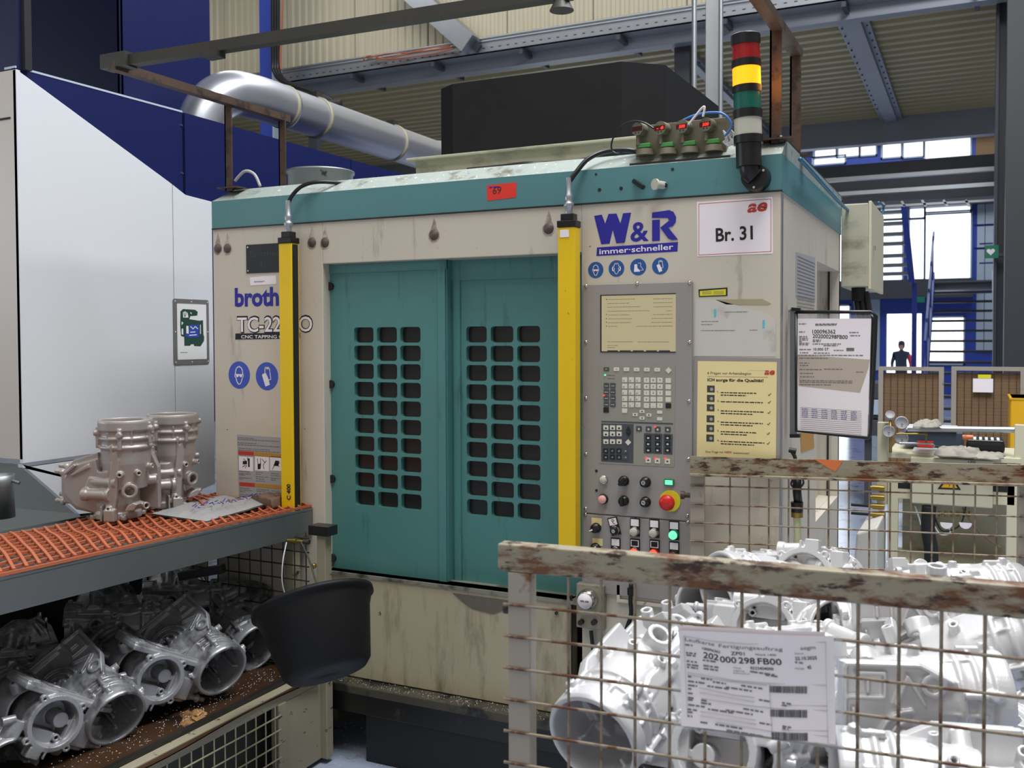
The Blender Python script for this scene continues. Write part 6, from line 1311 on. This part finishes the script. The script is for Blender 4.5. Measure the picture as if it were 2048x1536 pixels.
MB().tube(bez([CT.p(*CT.px(u,v,.02),.02) for u,v in ((1858,1012),(1856,1060),(1862,1100),(1862,1150))]), .035, 14).build('black_duct', M['blackm'], ct)
for k, pp in enumerate((((1868,1030),(1885,1062),(1920,1050),(1932,1012)), ((1925,1015),(1950,1055),(1985,1085),(2000,1095)), ((1865,1045),(1880,1068),(1900,1066),(1895,1050)), ((1830,1012),(1838,1035),(1842,1050)))):
    MB().tube(bez([CT.p(*CT.px(u,v,.02),.02) for u,v in pp]), .004).build('cable', M[('cable','leather','whitecable','whitecable')[k]], ct)
for u in (1893, 1931): a = CT.px(u, 1046, .03); MB().prism([(a[0]+.03*math.cos(R(180+i*15)), a[1]+.03*math.sin(R(180+i*15))) for i in range(13)], CT, .02, .035).build('white_cap', M['paper'], ct)
for i in range(6): a = CT.px(1880+i*12, 1022, .0); MB().cyl(CT.p(a[0],a[1],.0), CT.p(a[0],a[1]-.03,.0), .008).build('cable_gland', M['brass'], ct)
def lump(name, frm, u0, v0, u1, v1, h, m, label, cat, seed, par=None):
    a, b = CT.px(u0, v1, 0), CT.px(u1, v1, 0); z = a[1]; fr = Fr((0,0,z), (1,0,0), (0,1,0)); fr.n = UP
    o = cloth(name, [(a[0],YC-.12),(b[0],YC-.14),(b[0]+.02,YC+.1),(a[0]+.01,YC+.12)], h, None, fr, seed, h*.35, 16).build(name, M[m]); tag(o, label, cat); return o
lump('work_glove', 0, 1872,890,1950,906,.030,'glove_white','off-white work gloves heaped left of the striped pad on the cream cart','gloves',3)
lump('work_glove', 0, 1940,900,2000,911,.016,'glove_white','off-white glove lying flat in front of the striped pad on the cream cart','gloves',11)
sp_ = thing('striped_pad', 'black and white striped rounded pad lying on the cream cart', 'pad', tuple(CT.p(*CT.px(1970,905),-.1)))
a, b = CT.px(1932,905,-.1), CT.px(2010,884,-.1); MB().fbox(CT, a[0], b[0], a[1], b[1], -.3, -.1).build('pad_body', M['blackm'], sp_, bevel=.02, seg=3); MB().fbox(CT, a[0]+.01, b[0]-.01, b[1], b[1]+.004, -.29, -.11).build('pad_top', M['white'], sp_)
for i in range(6): MB().fbox(CT, a[0]+.02+i*.028, a[0]+.034+i*.028, b[1]+.004, b[1]+.006, -.28, -.12).build('stripe', M['print'], sp_)
oc_ = hy(1925, 874, 2.4); tag(MB().cyl(oc_, oc_+Vector((.05,.0,0)), .012).build('orange_connector', M['orangepaint']), 'small orange connector standing beside the blue box on the cart', 'connector')
lump('white_cloth', 0, 1832,846,1872,850,.022,'glove_white','white crumpled cloth lying on the cart roller','cloth',5)
o = cb_(1824,905-3,1872,911,-.25,-.02,'white','paper_pad',.001); o.parent = None; tag(o, 'white pad of paper lying on the cart beside the gloves', 'paper')
# stacked cages with brown cardboard, and others behind
YK = 5.0
for k, (u0, u1, lab) in enumerate(((1757,1888,'cage lined with brown cardboard below the doorway'), (1903,2052,'cage lined with brown cardboard and a white note, below the stairs'))):
    g = thing('cardboard_cage', lab, 'cage', tuple(hy((u0+u1)/2, 850, YK)), 'cages lined with brown cardboard')
    a, b = hy(u0, 733, YK), hy(u1, 733, YK); z1 = a.z; z0 = .35
    KF = Fr((a.x, YK, 0), (1,0,0), (0,0,1)); L_ = b.x-a.x; WL[g.name] = Vector(g.location)
    MB().fbox(KF, 0, L_, z1-.03, z1, -.03, 0).build('top_rail', M['rustypost'], g); MB().fbox(KF, 0, .035, 0, z1-.03, -.03, 0).build('post', M['rustypost'], g); MB().fbox(KF, L_-.035, L_, 0, z1-.03, -.03, 0).build('post', M['rustypost'], g)
    MB().fbox(KF, .03, L_-.03, z0, z1-.05, -.05, -.04).build('cardboard', M['cardboard'], g)
    MB().fbox(KF, 0, L_, z0-.05, z0, -.8, 0).build('deck', M['rustypost'], g)
    wires(g, KF, L_, z0, z1-.03, .05, .002, 'wiredark', .04, [z1-.06-.05*j for j in range(19)], d=-.02)
    if k: 
        c, d = KF.px(1946,757), KF.px(1986,785); MB().fbox(KF, c[0], d[0], d[1], c[1], .0, .002).build('note', M['paper'], g, label='white note'); c, d = KF.px(1956,749), KF.px(1982,757); MB().fbox(KF, c[0], d[0], d[1], c[1], .0, .002).build('label', M['lime'], g, label='yellow label')
yc = thing('yellow_cabinet', 'yellow cabinet cut off by the right edge behind the cart', 'cabinet', tuple(hy(2040, 880, 4.2)))
a, b = hy(2021, 796, 4.2), hy(2080, 990, 4.2); MB().box((a.x,4.2,0), (b.x,4.7,a.z)).build('body', M['yelcab'], yc, bevel=.01); MB().box((a.x-.005,4.195,a.z-.01), (b.x,4.7,a.z)).build('lid', M['yelcab'], yc)
# things visible under the document holder
bn = thing('low_bench', 'dark low machine bench with pale trays between the teal machine and the cart', 'bench', tuple(hy(1720, 880, 6)))
for v0, v1, m, n_ in ((798,830,'palepanel','tray'),(830,838,'blackm','bar'),(838,872,'beamdark','bench_top'),(765,798,'beamdark','upper_body')):
    a, b = hy(1690, v0, 6.5), hy(1762, v1, 6.5); MB().box((a.x-.6,6.5,b.z), (b.x,7.1,a.z)).build(n_, M[m], bn, bevel=.004)
for x in (-.9,-.4): MB().box((x,6.6,0),(x+.06,6.66,.95)).build('leg', M['beamdark'], bn)
fw_ = thing('plastic_wrapped_crate', 'crate corner wrapped in pale film beside the cart foot', 'crate', (.05,1.9,0))
a, b = hy(1712,1060,2.1), hy(1755,1060,2.1); MB().hexa([(a.x-.02,2.1,.3),(b.x,2.1,.3),(b.x,2.6,.3),(a.x,2.6,.3),(b.x-.10,2.1,.60),(b.x,2.1,.64),(b.x,2.6,.64),(b.x-.1,2.6,.60)]).build('wrapped_body', M['paperold'], fw_, bevel=.01); MB().box((a.x,2.12,0),(b.x,2.55,.3)).build('crate_base', M['cardboard'], fw_)
# spots of swarf on the floor in front of the machine
sw = MB(); rnd = random.Random(33)
for i in range(260):
    p = Vector((rnd.uniform(-1.9,-1.4), rnd.uniform(-.25,.5), .001)); a = rnd.uniform(0,6.3); l_ = rnd.uniform(.002,.007); sw.bar(p, p+Vector((math.cos(a)*l_,math.sin(a)*l_,.001)), .0016, .0012)
for i in range(240):
    p = Vector((rnd.uniform(-1.65,-.75), rnd.uniform(-.066,-.004), .299)); a = rnd.uniform(0,6.3); l_ = rnd.uniform(.001,.004); sw.bar(p, p+Vector((math.cos(a)*l_,math.sin(a)*l_,.001)), .0012, .001)
tag(sw.build('floor_swarf', M['white'], kind='stuff'), 'bright metal chips on the floor and ledge below the teal machine', 'swarf')
